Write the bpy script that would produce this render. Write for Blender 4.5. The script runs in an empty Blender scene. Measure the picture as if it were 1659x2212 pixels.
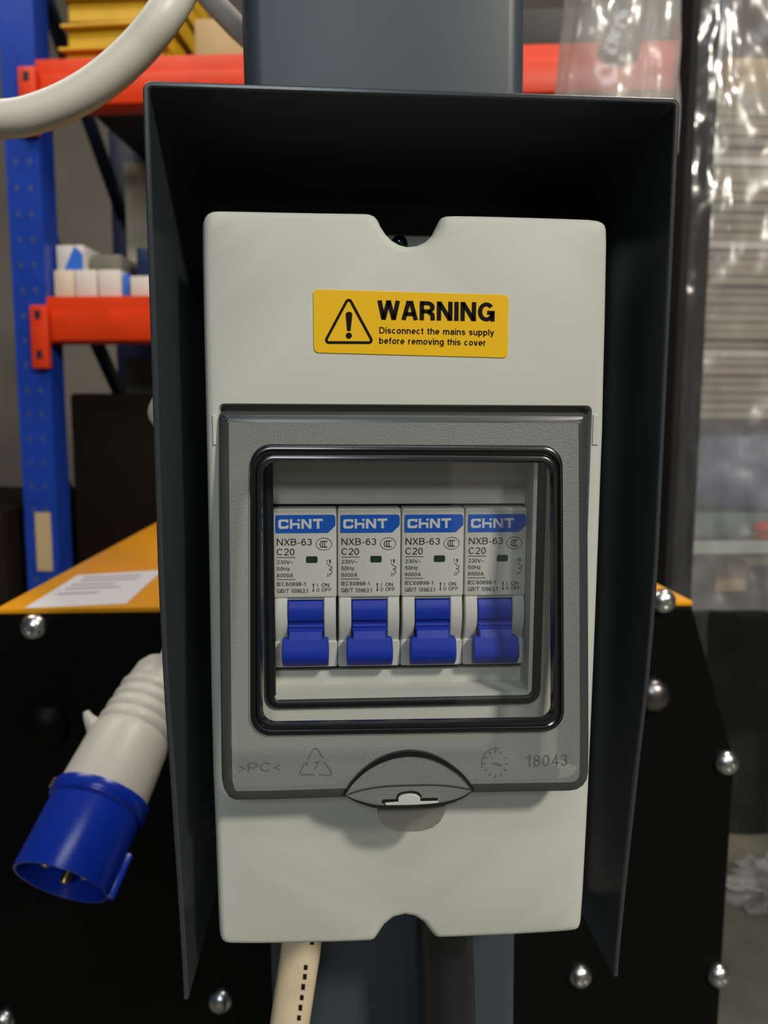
import bpy, bmesh, math, random
from mathutils import Vector, Matrix, noise
random.seed(7)
scene = bpy.context.scene
COL = scene.collection

# ------------------------------------------------------------------ camera
F, CX, CY = 1600.0, 829.5, 1106.0           # focal length in px of the 1659 x 2212 frame
ZC = 1.25                                    # height of the box centre above the floor
CAM = Vector((-0.01807, -0.19317, ZC + 0.04490))
PITCH, ROLL, YAW = -0.11538, -0.00380, -0.06380
RM = Matrix.Rotation(YAW, 3, 'Z') @ Matrix.Rotation(PITCH, 3, 'X') @ Matrix.Rotation(ROLL, 3, 'Y')
cam = bpy.data.cameras.new('camera')
cam_o = bpy.data.objects.new('camera', cam)
COL.objects.link(cam_o)
right, fwd, up = RM.col[0], RM.col[1], RM.col[2]
cam_o.matrix_world = Matrix(((right[0], up[0], -fwd[0], CAM[0]), (right[1], up[1], -fwd[1], CAM[1]),
                             (right[2], up[2], -fwd[2], CAM[2]), (0, 0, 0, 1)))
cam.sensor_fit = 'HORIZONTAL'
cam.sensor_width = 36.0
cam.lens = 36.0 * F / 1659.0
cam.clip_start = 0.01
cam.dof.use_dof = True
cam.dof.focus_distance = 0.197
cam.dof.aperture_fstop = 23.0
scene.camera = cam_o

# ------------------------------------------------------------------ light
scene.view_settings.view_transform = 'Standard'
scene.view_settings.look = 'None'
scene.view_settings.exposure = 0.0
scene.view_settings.gamma = 1.0
scene.view_settings.use_curve_mapping = False
world = bpy.data.worlds.new('hall_air')
scene.world = world
world.use_nodes = True
world.node_tree.nodes['Background'].inputs[0].default_value = (0.75, 0.88, 1.0, 1)
world.node_tree.nodes['Background'].inputs[1].default_value = 0.045


def area_light(name, loc, target, sx, sy, power, col):
    l = bpy.data.lights.new(name, 'AREA')
    l.shape = 'RECTANGLE'
    l.size, l.size_y = sx, sy
    l.energy = power
    l.color = col
    o = bpy.data.objects.new(name, l)
    COL.objects.link(o)
    o.location = loc
    o.rotation_euler = (Vector(target) - Vector(loc)).to_track_quat('-Z', 'Y').to_euler()
    return o


area_light('flood_and_fill', (1.94, -2.70, ZC + 2.56), (0, 0, ZC), 0.40, 0.40, 134, (1.0, 0.94, 0.82))
area_light('flood_and_fill', (-0.35, -3.5, ZC + 1.9), (0, 0, ZC), 0.6, 0.6, 28, (0.88, 0.95, 1.0))  # added cool frontal fill for the broad front light, no fixture of its own
area_light('high_bay_lamp', (1.6, 0.6, 5.0), (1.2, 1.0, 0), 1.6, 0.5, 70, (1.0, 0.92, 0.80))
area_light('high_bay_lamp', (-1.1, 0.85, 3.3), (-0.9, 1.4, 1.0), 1.2, 0.4, 17, (1.0, 0.92, 0.80))
area_light('high_bay_lamp', (0.2, -2.6, 5.0), (0, -1.0, 0.5), 1.6, 0.5, 25, (0.86, 0.94, 1.0))


# ------------------------------------------------------------------ pixel -> place
def ray(px, py):
    return RM @ Vector(((px - CX) / F, 1.0, -(py - CY) / F))


def P(px, py, y=0.0, b=0.0, z0=0.0):
    """point on the plane Y = y + b*(Z - ZC - z0) seen at a pixel"""
    d = ray(px, py)
    t = (y + b * (CAM.z - ZC - z0) - CAM.y) / (d.y - b * d.z)
    return CAM + d * t


def PZ(px, py, z):
    d = ray(px, py)
    return CAM + d * ((z - CAM.z) / d.z)


# ------------------------------------------------------------------ materials
def mat(name, col, rough=0.5, metal=0.0, coat=0.0, bump=0.0, bscale=400.0, var=0.0, vscale=30.0,
        spec=0.5, alpha=1.0, trans=0.0, bdist=0.0003):
    m = bpy.data.materials.new(name)
    m.use_nodes = True
    nt = m.node_tree
    p = nt.nodes['Principled BSDF']
    p.inputs['Base Color'].default_value = (*col, 1)
    p.inputs['Roughness'].default_value = rough
    p.inputs['Metallic'].default_value = metal
    p.inputs['Coat Weight'].default_value = coat
    p.inputs['Coat Roughness'].default_value = 0.08
    p.inputs['Specular IOR Level'].default_value = spec
    p.inputs['Alpha'].default_value = alpha
    tc = nt.nodes.new('ShaderNodeTexCoord')
    if var > 0:
        n = nt.nodes.new('ShaderNodeTexNoise')
        n.inputs['Scale'].default_value = vscale
        n.inputs['Detail'].default_value = 4
        nt.links.new(tc.outputs['Object'], n.inputs['Vector'])
        r = nt.nodes.new('ShaderNodeValToRGB')
        r.color_ramp.elements[0].position = 0.3
        r.color_ramp.elements[1].position = 0.7
        r.color_ramp.elements[0].color = (*[c * (1 - var) for c in col], 1)
        r.color_ramp.elements[1].color = (*[min(1, c * (1 + var)) for c in col], 1)
        nt.links.new(n.outputs['Fac'], r.inputs['Fac'])
        nt.links.new(r.outputs['Color'], p.inputs['Base Color'])
    if bump > 0:
        n = nt.nodes.new('ShaderNodeTexNoise')
        n.inputs['Scale'].default_value = bscale
        n.inputs['Detail'].default_value = 3
        nt.links.new(tc.outputs['Object'], n.inputs['Vector'])
        b = nt.nodes.new('ShaderNodeBump')
        b.inputs['Strength'].default_value = bump
        b.inputs['Distance'].default_value = bdist
        nt.links.new(n.outputs['Fac'], b.inputs['Height'])
        nt.links.new(b.outputs['Normal'], p.inputs['Normal'])
    return m


def clear_mat(name, tint, body, fac, rough, bump=0.0, bscale=30.0, bdist=0.01, gloss=1.0):
    """thin clear plastic: tinted see-through sheet, a little body colour, and a fresnel gloss"""
    m = bpy.data.materials.new(name)
    m.use_nodes = True
    nt = m.node_tree
    nt.nodes.remove(nt.nodes['Principled BSDF'])
    out = nt.nodes['Material Output']
    t = nt.nodes.new('ShaderNodeBsdfTransparent')
    t.inputs[0].default_value = (*tint, 1)
    d = nt.nodes.new('ShaderNodeBsdfDiffuse')
    d.inputs[0].default_value = (*body, 1)
    g = nt.nodes.new('ShaderNodeBsdfGlossy')
    g.inputs['Roughness'].default_value = rough
    g.inputs['Color'].default_value = (gloss, gloss, gloss, 1)
    fr = nt.nodes.new('ShaderNodeLayerWeight')            # same gloss from both sides of the sheet
    fr.inputs['Blend'].default_value = 0.5
    pw = nt.nodes.new('ShaderNodeMath')
    pw.operation = 'POWER'
    pw.inputs[1].default_value = 5.0
    ma = nt.nodes.new('ShaderNodeMath')
    ma.operation = 'MULTIPLY_ADD'
    ma.inputs[1].default_value = 0.95
    ma.inputs[2].default_value = 0.05
    nt.links.new(fr.outputs['Facing'], pw.inputs[0])
    nt.links.new(pw.outputs[0], ma.inputs[0])
    m1 = nt.nodes.new('ShaderNodeMixShader')
    m1.inputs[0].default_value = fac
    nt.links.new(t.outputs[0], m1.inputs[1])
    nt.links.new(d.outputs[0], m1.inputs[2])
    m2 = nt.nodes.new('ShaderNodeMixShader')
    nt.links.new(ma.outputs[0], m2.inputs[0])
    nt.links.new(m1.outputs[0], m2.inputs[1])
    nt.links.new(g.outputs[0], m2.inputs[2])
    nt.links.new(m2.outputs[0], out.inputs[0])
    if bump > 0:
        tc = nt.nodes.new('ShaderNodeTexCoord')
        n = nt.nodes.new('ShaderNodeTexNoise')
        n.inputs['Scale'].default_value = bscale
        n.inputs['Detail'].default_value = 3
        nt.links.new(tc.outputs['Object'], n.inputs['Vector'])
        b = nt.nodes.new('ShaderNodeBump')
        b.inputs['Strength'].default_value = bump
        b.inputs['Distance'].default_value = bdist
        nt.links.new(n.outputs['Fac'], b.inputs['Height'])
        for s in (d, g, fr):
            nt.links.new(b.outputs['Normal'], s.inputs['Normal'])
    return m


M = {}
M['abs'] = mat('warm_grey_plastic', (0.505, 0.512, 0.463), 0.55, bump=0.3, bscale=1800, bdist=0.0001, spec=0.25)
M['abs_in'] = mat('light_grey_plastic', (0.50, 0.51, 0.47), 0.45, bump=0.15, bscale=1500, bdist=0.0001)
M['smoke'] = mat('smoked_textured_plastic', (0.185, 0.195, 0.180), 0.42, bump=0.8, bscale=2600, bdist=0.00018, alpha=0.80)
M['smoke_dark'] = mat('smoked_plastic_edge', (0.042, 0.047, 0.046), 0.28, alpha=0.92)
M['smoke_rim'] = mat('smoked_plastic_rim', (0.008, 0.009, 0.009), 0.20, coat=0.15)  # near-black puts the dark of internal reflection into the moulded walls
M['smoke_tab'] = clear_mat('smoked_clear_plastic', (0.74, 0.74, 0.70), (0.22, 0.22, 0.205), 0.35, 0.15)
M['pane'] = clear_mat('clear_window_plastic', (0.97, 0.97, 0.965), (0.4, 0.4, 0.4), 0.0, 0.03)
M['rubber'] = mat('black_rubber', (0.006, 0.007, 0.008), 0.42, spec=0.3)
M['mcb'] = mat('breaker_plastic', (0.50, 0.50, 0.465), 0.40, bump=0.1, bscale=1800, bdist=0.0001)
M['mcb_warm'] = M['mcb']
M['blue_tog'] = mat('blue_toggle_plastic', (0.006, 0.028, 0.34), 0.45, spec=0.25)
M['blue_badge'] = mat('blue_print', (0.006, 0.080, 0.44), 0.5, spec=0.2)
M['white_print'] = mat('white_print', (0.52, 0.55, 0.56), 0.5)
M['black_print'] = mat('black_print', (0.012, 0.011, 0.010), 0.8, spec=0.05)
M['green_win'] = mat('dark_green_indicator', (0.012, 0.030, 0.020), 0.25)
M['yellow'] = mat('yellow_sticker_vinyl', (0.80, 0.46, 0.002), 0.40, spec=0.3, coat=0.1)
M['hood'] = mat('dark_slate_paint', (0.034, 0.039, 0.045), 0.24, spec=0.45, bump=0.05, bscale=900)
M['post'] = mat('slate_blue_paint', (0.042, 0.055, 0.067), 0.40, spec=0.35, var=0.10, vscale=14)
M['black_panel'] = mat('black_paint', (0.0022, 0.0024, 0.0024), 0.45, var=0.2, vscale=8, spec=0.12)
M['mach_yellow'] = mat('machine_yellow_paint', (0.80, 0.33, 0.003), 0.32, coat=0.2)
M['steel'] = mat('zinc_steel', (0.62, 0.62, 0.62), 0.26, metal=1.0, bump=0.15, bscale=500)
M['dark_chrome'] = mat('dark_chrome', (0.20, 0.19, 0.19), 0.30, metal=1.0)
M['screw'] = mat('dark_plated_screw', (0.03, 0.075, 0.07), 0.12, metal=1.0)
M['white_cable'] = mat('white_cable_jacket', (0.66, 0.63, 0.55), 0.42, var=0.06, vscale=25)
M['cream_cable'] = mat('cream_cable_jacket', (0.72, 0.58, 0.40), 0.5, var=0.12, vscale=60)
M['black_cable'] = mat('black_cable_jacket', (0.010, 0.011, 0.016), 0.30)
M['plug_white'] = mat('white_plug_plastic', (0.74, 0.69, 0.60), 0.40)
M['plug_blue'] = mat('blue_plug_plastic', (0.006, 0.035, 0.42), 0.25)
M['brass'] = mat('brass', (0.65, 0.42, 0.14), 0.25, metal=1.0)
M['paper'] = mat('white_paper', (0.74, 0.72, 0.74), 0.55)
M['grey_print'] = mat('grey_print', (0.40, 0.40, 0.42), 0.6)
M['rack_blue'] = mat('rack_blue_paint', (0.010, 0.045, 0.34), 0.35, var=0.12, vscale=12)
M['navy_and_shade'] = mat('navy_paint_and_shade', (0.012, 0.022, 0.07), 0.45)  # navy; rear beams and uprights take it as painted-in shade
M['rack_red'] = mat('rack_red_paint', (0.70, 0.045, 0.006), 0.42, spec=0.3, var=0.10, vscale=10)
M['hole_shade'] = mat('painted_hole_shade', (0.004, 0.006, 0.02), 0.6)  # dark plates on the brackets, painted as the shade inside holes
M['slot_light'] = mat('slot_painted_light', (0.035, 0.06, 0.20), 0.6)  # flat discs, light seen through the upright's holes put into their colour
M['tray_yellow'] = mat('yellow_tray_paint', (0.62, 0.36, 0.008), 0.45, var=0.10, vscale=14)
M['carton'] = mat('carton_board', (0.50, 0.36, 0.19), 0.8, var=0.08, vscale=9)
M['carton_pale'] = mat('pale_carton_board', (0.66, 0.56, 0.42), 0.8, var=0.06, vscale=14)
M['sheet_b'] = mat('dull_cardboard', (0.34, 0.28, 0.21), 0.85, var=0.12, vscale=9)
M['carton_white'] = mat('white_carton', (0.66, 0.60, 0.56), 0.7)
M['carton_blue'] = mat('blue_carton_print', (0.02, 0.14, 0.62), 0.6)
M['brown_dark'] = mat('dark_brown_board', (0.010, 0.0065, 0.0045), 0.8, spec=0.1, var=0.25, vscale=7)
M['grey_sheet'] = mat('grey_board', (0.15, 0.14, 0.115), 0.7, var=0.15, vscale=6)
M['grey_dark'] = mat('dark_grey_board', (0.035, 0.036, 0.034), 0.6, var=0.15, vscale=6)
M['board_olive'] = mat('olive_grey_board', (0.50, 0.46, 0.36), 0.8, var=0.1, vscale=5)
M['wall'] = mat('grey_wall_paint', (0.36, 0.31, 0.255), 0.85, var=0.10, vscale=1.5)
M['wall_pale'] = mat('pale_wall_paint', (0.55, 0.55, 0.52), 0.8, var=0.05, vscale=1.5)
M['floor'] = mat('concrete', (0.14, 0.135, 0.105), 0.7, var=0.22, vscale=5, bump=0.2, bscale=60, bdist=0.004)
M['steel_black'] = mat('black_post_paint', (0.022, 0.022, 0.022), 0.75, var=0.2, vscale=9, spec=0.12)
M['film'] = clear_mat('stretch_film', (0.90, 0.90, 0.90), (0.62, 0.59, 0.58), 0.22, 0.30, bump=0.5, bscale=6, bdist=0.03)
M['film_thin'] = clear_mat('thin_stretch_film', (0.94, 0.94, 0.94), (0.6, 0.6, 0.62), 0.03, 0.20, bump=0.6, bscale=7, bdist=0.03)
M['bag'] = clear_mat('polythene_bag', (0.86, 0.85, 0.85), (0.78, 0.74, 0.70), 0.34, 0.20, bump=1.0, bscale=7, bdist=0.03)
M['sack'] = mat('blue_grey_sack', (0.13, 0.16, 0.27), 0.75, var=0.25, vscale=16)
M['teal'] = mat('grey_green_tray', (0.10, 0.15, 0.14), 0.6, var=0.2, vscale=14)
M['pale_edge'] = mat('pale_green_edge', (0.42, 0.48, 0.42), 0.6)
M['red_item'] = mat('red_plastic', (0.55, 0.03, 0.03), 0.4)
M['tarp'] = mat('dark_tarpaulin', (0.022, 0.026, 0.020), 0.35, var=0.3, vscale=8, spec=0.4)
M['roll_brown'] = mat('brown_wrapping_paper', (0.20, 0.155, 0.115), 0.6, var=0.25, vscale=20)
M['dark_crate'] = mat('dark_crate', (0.006, 0.007, 0.006), 0.6, spec=0.2, var=0.3, vscale=10)


# ------------------------------------------------------------------ mesh helpers
def link(name, me, m, parent=None, angle=35):
    me.set_sharp_from_angle(angle=math.radians(angle))
    o = bpy.data.objects.new(name, me)
    COL.objects.link(o)
    if m:
        me.materials.append(m)
    if parent is not None:
        o.parent = parent
        o.matrix_parent_inverse = Matrix.Translation(-parent.location) if parent.type == 'EMPTY' and parent.parent is None else Matrix()
    return o


def finish(name, bm, m, parent=None, smooth=True, recalc=True, angle=35):
    if recalc:
        bmesh.ops.recalc_face_normals(bm, faces=bm.faces[:])
    for f in bm.faces:
        f.smooth = smooth
    me = bpy.data.meshes.new(name)
    bm.to_mesh(me)
    bm.free()
    return link(name, me, m, parent, angle)


def thing(name, label, cat, loc, group=None):
    o = bpy.data.objects.new(name, None)
    COL.objects.link(o)
    o.location = loc
    o.empty_display_size = 0.02
    tag(o, label, cat, group)
    return o


def tag(o, label, cat, group=None):
    o['label'] = label
    o['category'] = cat
    if group:
        o['group'] = group
    return o


def struct(o):
    o['kind'] = 'structure'
    return o


def box(bm, c, s, rot=None, bevel=0.0):
    r = bmesh.ops.create_cube(bm, size=1.0)
    vs = r['verts']
    bmesh.ops.scale(bm, vec=s, verts=vs)
    if bevel > 0:
        es = list({e for v in vs for e in v.link_edges})
        rb = bmesh.ops.bevel(bm, geom=es, offset=bevel, segments=2, profile=0.5, affect='EDGES')
        vs = list({v for f in rb['faces'] for v in f.verts} | {v for v in vs if v.is_valid})
    if rot is not None:
        bmesh.ops.rotate(bm, cent=(0, 0, 0), matrix=rot, verts=vs)
    bmesh.ops.translate(bm, vec=c, verts=vs)


def box_obj(name, c, s, m, parent=None, rot=None, bevel=0.0):
    bm = bmesh.new()
    box(bm, (0, 0, 0), s, rot, bevel)
    bmesh.ops.translate(bm, vec=c, verts=bm.verts)
    return finish(name, bm, m, parent)


def rrect(x0, x1, z0, z1, r, n=8):
    """rounded rectangle outline (x, z), counter-clockwise"""
    pts = []
    for cx, cz, a0 in ((x1 - r, z1 - r, 0), (x0 + r, z1 - r, 90), (x0 + r, z0 + r, 180), (x1 - r, z0 + r, 270)):
        for i in range(n + 1):
            a = math.radians(a0 + 90 * i / n)
            pts.append((cx + r * math.cos(a), cz + r * math.sin(a)))
    return pts


def rquad(tl, tr, br, bl, r, n=8):
    """rounded quadrilateral from corner points (any vectors), order tr, tl, bl, br"""
    c = [Vector(tr), Vector(tl), Vector(bl), Vector(br)]
    out = []
    for i in range(4):
        p, a, b = c[i], c[i - 1], c[(i + 1) % 4]
        u, v = (a - p).normalized() * r, (b - p).normalized() * r
        o = p + u + v
        for k in range(n + 1):
            t = math.radians(90 * k / n)
            out.append(o - v * math.cos(t) - u * math.sin(t))
    return out


def inset(pts, d):
    """move a closed (x, z) outline inwards by d"""
    n = len(pts)
    area = sum(pts[i][0] * pts[(i + 1) % n][1] - pts[(i + 1) % n][0] * pts[i][1] for i in range(n))
    s = 1 if area > 0 else -1
    out = []
    for i in range(n):
        a, p, b = Vector(pts[i - 1]), Vector(pts[i]), Vector(pts[(i + 1) % n])
        e1, e2 = (p - a).normalized(), (b - p).normalized()
        n1, n2 = Vector((-e1.y, e1.x)) * s, Vector((-e2.y, e2.x)) * s
        k = n1 + n2
        k = k.normalized() / max(0.5, k.normalized().dot(n1)) if k.length > 1e-9 else n1
        out.append(tuple(p + k * d))
    return out


def loop(bm, pts):
    return [bm.verts.new(p) for p in pts]


def bridge(bm, a, b):
    n = len(a)
    for i in range(n):
        j = (i + 1) % n
        bm.faces.new((a[i], a[j], b[j], b[i]))


def fill(bm, *loops):
    es = []
    for l in loops:
        for i in range(len(l)):
            a, b = l[i], l[(i + 1) % len(l)]
            e = bm.edges.get((a, b)) or bm.edges.new((a, b))
            es.append(e)
    bmesh.ops.triangle_fill(bm, use_beauty=True, use_dissolve=False, edges=es)


def prism(bm, outline, layers, cap0=True, cap1=True):
    """outline (x, z); layers of (inset, y) lofted one after another"""
    ls = [loop(bm, [(x, y, z) for x, z in (inset(outline, d) if abs(d) > 1e-9 else outline)]) for d, y in layers]
    for a, b in zip(ls, ls[1:]):
        bridge(bm, a, b)
    if cap0:
        fill(bm, ls[0])
    if cap1:
        fill(bm, ls[-1])
    return ls


def spline(pts, n=10):
    pts = [Vector(p) for p in pts]
    q = [pts[0] * 2 - pts[1]] + pts + [pts[-1] * 2 - pts[-2]]
    out = []
    for i in range(1, len(q) - 2):
        p0, p1, p2, p3 = q[i - 1:i + 3]
        for k in range(n):
            t = k / n
            out.append(0.5 * ((2 * p1) + (p2 - p0) * t + (2 * p0 - 5 * p1 + 4 * p2 - p3) * t * t + (3 * p1 - p0 - 3 * p2 + p3) * t ** 3))
    out.append(pts[-1])
    return out


def tube(bm, pts, r, seg=16, flat=1.0, ref=Vector((0, 1, 0))):
    rings = []
    for i, p in enumerate(pts):
        t = (pts[min(i + 1, len(pts) - 1)] - pts[max(i - 1, 0)]).normalized()
        u = t.cross(ref).normalized()
        v = u.cross(t).normalized()
        rr = r[i] if isinstance(r, list) else r
        rings.append(loop(bm, [p + u * rr * math.cos(2 * math.pi * k / seg) + v * rr * flat * math.sin(2 * math.pi * k / seg) for k in range(seg)]))
    for a, b in zip(rings, rings[1:]):
        bridge(bm, a, b)
    bm.faces.new(rings[0])
    bm.faces.new(rings[-1])


def lathe(bm, prof, origin, axis, seg=40, close=True):
    """prof (radius, distance along axis) revolved"""
    axis = Vector(axis).normalized()
    u = axis.cross(Vector((0, 1, 0.01))).normalized()
    v = axis.cross(u).normalized()
    rings = []
    for r, h in prof:
        rings.append(loop(bm, [Vector(origin) + axis * h + (u * math.cos(2 * math.pi * k / seg) + v * math.sin(2 * math.pi * k / seg)) * max(r, 1e-5) for k in range(seg)]))
    for a, b in zip(rings, rings[1:]):
        bridge(bm, a, b)
    if close:
        bm.faces.new(rings[0])
        bm.faces.new(rings[-1])


# ---- a plain monoline sans serif drawn with strokes (cap height 1, x-height 0.73)
def arc_pts(cx, cy, rx, ry, a0, a1, n=10):
    return [(cx + rx * math.cos(math.radians(a0 + (a1 - a0) * k / n)), cy + ry * math.sin(math.radians(a0 + (a1 - a0) * k / n))) for k in range(n + 1)]


def letter(c, h):
    """advance width and centre lines of a letter whose stroke is 2*h wide"""
    T, B, X = 1 - h, h, 0.73
    XT, G = X - h, 0.17
    A = arc_pts

    def rnd(w, top=T, bot=B):                  # closed round shape
        return A(w / 2, (top + bot) / 2, w / 2 - h, (top - bot) / 2, 90, 450, 24)

    if c == ' ':
        return 0.30, []
    if c == 'A':
        w = .76
        return w, [[(h * .9, 0), (w / 2 - h * .45, 1)], [(w / 2 + h * .45, 1), (w - h * .9, 0)], [(w * .2, .31), (w * .8, .31)]]
    if c == 'B':
        w = .70
        r1, r2 = (T - .53) / 2, (.53 - B) / 2
        return w, [[(h, 0), (h, 1)], [(h, T), (w * .5, T)] + A(w * .5, .53 + r1, w * .44 - h, r1, 90, -90)[1:] + [(h, .53)], [(w * .5, .53)] + A(w * .5, B + r2, w * .5 - h, r2, 90, -90)[1:] + [(h, B)]]
    if c == 'C':
        w = .76
        return w, [A(w / 2, .5, w / 2 - h, .5 - h, 38, 322, 20)]
    if c == 'D':
        w = .74
        return w, [[(h, 0), (h, 1)], [(h, T), (w * .42, T)] + A(w * .42, .5, w * .58 - h, .5 - h, 90, -90, 14)[1:] + [(h, B)]]
    if c == 'E':
        w = .64
        return w, [[(h, 0), (h, 1)], [(h, T), (w, T)], [(h, .52), (w * .94, .52)], [(h, B), (w, B)]]
    if c == 'F':
        w = .60
        return w, [[(h, 0), (h, 1)], [(h, T), (w, T)], [(h, .50), (w * .9, .50)]]
    if c == 'G':
        w = .80
        return w, [A(w / 2, .5, w / 2 - h, .5 - h, 40, 335, 20) + [(w - h, .46)], [(w * .55, .46), (w, .46)], [(w - h, .5), (w - h, 0)]]
    if c == 'H':
        w = .74
        return w, [[(h, 0), (h, 1)], [(w - h, 0), (w - h, 1)], [(h, .53), (w - h, .53)]]
    if c == 'I':
        return 2 * h, [[(h, 0), (h, 1)]]
    if c == 'N':
        w = .74
        return w, [[(h, 0), (h, 1)], [(w - h, 0), (w - h, 1)], [(h * 1.1, 1 - h * .4), (w - h * 1.1, h * .4)]]
    if c in 'O0':
        w = .80 if c == 'O' else .58
        return w, [rnd(w)]
    if c == 'P':
        w = .66
        r1 = (T - .45) / 2
        return w, [[(h, 0), (h, 1)], [(h, T), (w * .5, T)] + A(w * .5, .45 + r1, w * .5 - h, r1, 90, -90)[1:] + [(h, .45)]]
    if c == 'R':
        w = .72
        r1 = (T - .47) / 2
        return w, [[(h, 0), (h, 1)], [(h, T), (w * .5, T)] + A(w * .5, .47 + r1, w * .48 - h, r1, 90, -90)[1:] + [(h, .47)], [(w * .55, .47), (w - h * 1.2, .30), (w - h, 0)]]
    if c == 'T':
        w = .66
        return w, [[(0, T), (w, T)], [(w / 2, T), (w / 2, 0)]]
    if c == 'V':
        w = .72
        return w, [[(h * .9, 1), (w / 2 - h * .4, 0)], [(w / 2 + h * .4, 0), (w - h * .9, 1)]]
    if c == 'W':
        w = 1.04
        return w, [[(h * .9, 1), (w * .27, 0)], [(w * .27, 0), (w * .5, 1)], [(w * .5, 1), (w * .73, 0)], [(w * .73, 0), (w - h * .9, 1)]]
    if c == 'X':
        w = .72
        return w, [[(h, 0), (w - h, 1)], [(h, 1), (w - h, 0)]]
    if c == 'a':
        w = .56
        return w, [A(w / 2, XT - .17, w / 2 - h, .17, 160, 0, 10) + [(w - h, 0)],
                   [(w - h, .42), (w * .5, .40)] + A(w * .44, (.40 + B) / 2, w * .44 - h, (.40 - B) / 2, 90, 270, 10)[1:] + [(w * .62, h + .02), (w - h, .17)]]
    if c in 'bdpqg':
        w = .58
        s = h if c in 'bp' else w - h
        up = {'b': (0, 1), 'd': (0, 1), 'p': (-.27, X), 'g': (-.10, X), 'q': (-.27, X)}[c]
        ps = [rnd(w, XT), [(s, up[0]), (s, up[1])]]
        if c == 'g':
            ps.append(A(w / 2, -.10, w / 2 - h, .17 - h, 0, -165, 10))
        return w, ps
    if c == 'c':
        w = .54
        return w, [A(w / 2, X / 2, w / 2 - h, X / 2 - h, 45, 315, 16)]
    if c == 'e':
        w = .57
        return w, [[(h, X / 2 - .01), (w - h, X / 2 - .01)] + A(w / 2, X / 2, w / 2 - h, X / 2 - h, 0, 312, 18)]
    if c == 'f':
        w = .32
        return w, [A(w * .45 + .13, T - .15, .13, .15, 80, 180, 6) + [(w * .45, 0)], [(0, XT), (w, XT)]]
    if c == 'h' or c == 'n':
        w = .55
        r = w / 2 - h
        return w, [[(h, 0), (h, 1 if c == 'h' else X)], A(w / 2, XT - r, r, r, 180, 0, 10) + [(w - h, 0)]]
    if c == 'i':
        return 2 * h, [[(h, 0), (h, X)], [(h, 1 - 2 * h), (h, 1)]]
    if c == 'l':
        return 2 * h, [[(h, 0), (h, 1)]]
    if c == 'm':
        w = .86
        r = (w / 2 - h) / 2
        return w, [[(h, 0), (h, X)], A(h + r, XT - r, r, r, 180, 0, 8) + [(w / 2, 0)], A(w / 2 + r, XT - r, r, r, 180, 0, 8) + [(w - h, 0)]]
    if c == 'o':
        w = .59
        return w, [rnd(w, XT)]
    if c == 'r':
        w = .35
        return w, [[(h, 0), (h, X)], A(h + .26, XT - .22, .26, .22, 180, 92, 7)]
    if c == 's':
        w = .51
        r1 = (XT - .375) / 2
        r2 = (.375 - B) / 2
        return w, [A(w / 2, XT - r1, w / 2 - h, r1, 20, 270, 12) [:-1] + A(w / 2, B + r2, w / 2 - h, r2, 90, -160, 12)]
    if c == 't':
        w = .32
        return w, [[(w * .45, .92), (w * .45, .17)] + A(w * .45 + .13, .17, .13, .17 - h, 180, 275, 6)[1:], [(0, XT), (w, XT)]]
    if c == 'u':
        w = .55
        r = w / 2 - h
        return w, [[(h, X)] + A(w / 2, B + r, r, r, 180, 360, 10), [(w - h, 0), (w - h, X)]]
    if c == 'v':
        w = .55
        return w, [[(h * .9, X), (w / 2 - h * .3, 0)], [(w / 2 + h * .3, 0), (w - h * .9, X)]]
    if c == 'y':
        w = .55
        return w, [[(h * .9, X), (w / 2, 0)], [(w - h * .9, X), (w / 2, 0), (w * .40, -.18), (w * .28, -.27 + h), (w * .12, -.27 + h)]]
    if c == 'z':
        w = .50
        return w, [[(0, XT), (w - h, XT), (h, B), (w, B)]]
    if c == '1':
        w = .34
        return w + .08, [[(w - h, 0), (w - h, 1)], [(w - h * 1.2, 1 - h * 1.2), (.02, .74)]]
    if c == '2':
        w = .58
        return w, [A(w / 2, T - .26, w / 2 - h, .26, 165, -25, 12) + [(w * .5, .36), (h * 1.2, B), (w, B)]]
    if c == '3':
        w = .58
        r1, r2 = (T - .53) / 2, (.53 - B) / 2
        return w, [A(w / 2, T - r1, w / 2 - h * 1.3, r1, 160, -90, 12), A(w / 2, B + r2, w / 2 - h, r2, 90, -165, 14)]
    if c == '4':
        w = .60
        return w, [[(w * .72, 0), (w * .72, 1 - h), (h, .27), (w, .27)]]
    if c == '5':
        w = .58
        return w, [[(w * .94, T), (w * .20, T), (w * .12, .50)] + A(w * .48, .33, w * .52 - h, .33 - h, 130, -155, 14)]
    if c in '69':
        w = .58
        ps = [A(w / 2, .33, w / 2 - h, .33 - h, 0, 360, 18), A(w / 2, .5, w / 2 - h, .5 - h, 40, 190, 12) + [(h, .33)]]
        if c == '9':
            ps = [[(w - x, 1 - y) for x, y in p] for p in ps]
        return w, ps
    if c == '7':
        w = .56
        return w, [[(0, T), (w - h, T), (w * .34, 0)]]
    if c == '8':
        w = .58
        return w, [A(w / 2, (T + .53) / 2, w / 2 - h * 1.3, (T - .53) / 2, 0, 360, 18), A(w / 2, (.53 + B) / 2, w / 2 - h, (.53 - B) / 2, 0, 360, 18)]
    if c == '-':
        return .34, [[(.03, .37), (.31, .37)]]
    if c == '~':
        return .56, [[(.02, .33), (.12, .44), (.24, .41), (.34, .34), (.46, .33), (.54, .44)]]
    if c == '/':
        return .32, [[(.02, 0), (.30, 1)]]
    if c == '.':
        return 2 * h, [[(h, 0), (h, 2 * h)]]
    if c in '<>':
        ps = [(.04, .68), (.46, .40), (.04, .12)]
        return .5, [ps if c == '>' else [(.5 - x, y) for x, y in ps]]
    return .5, []


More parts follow.
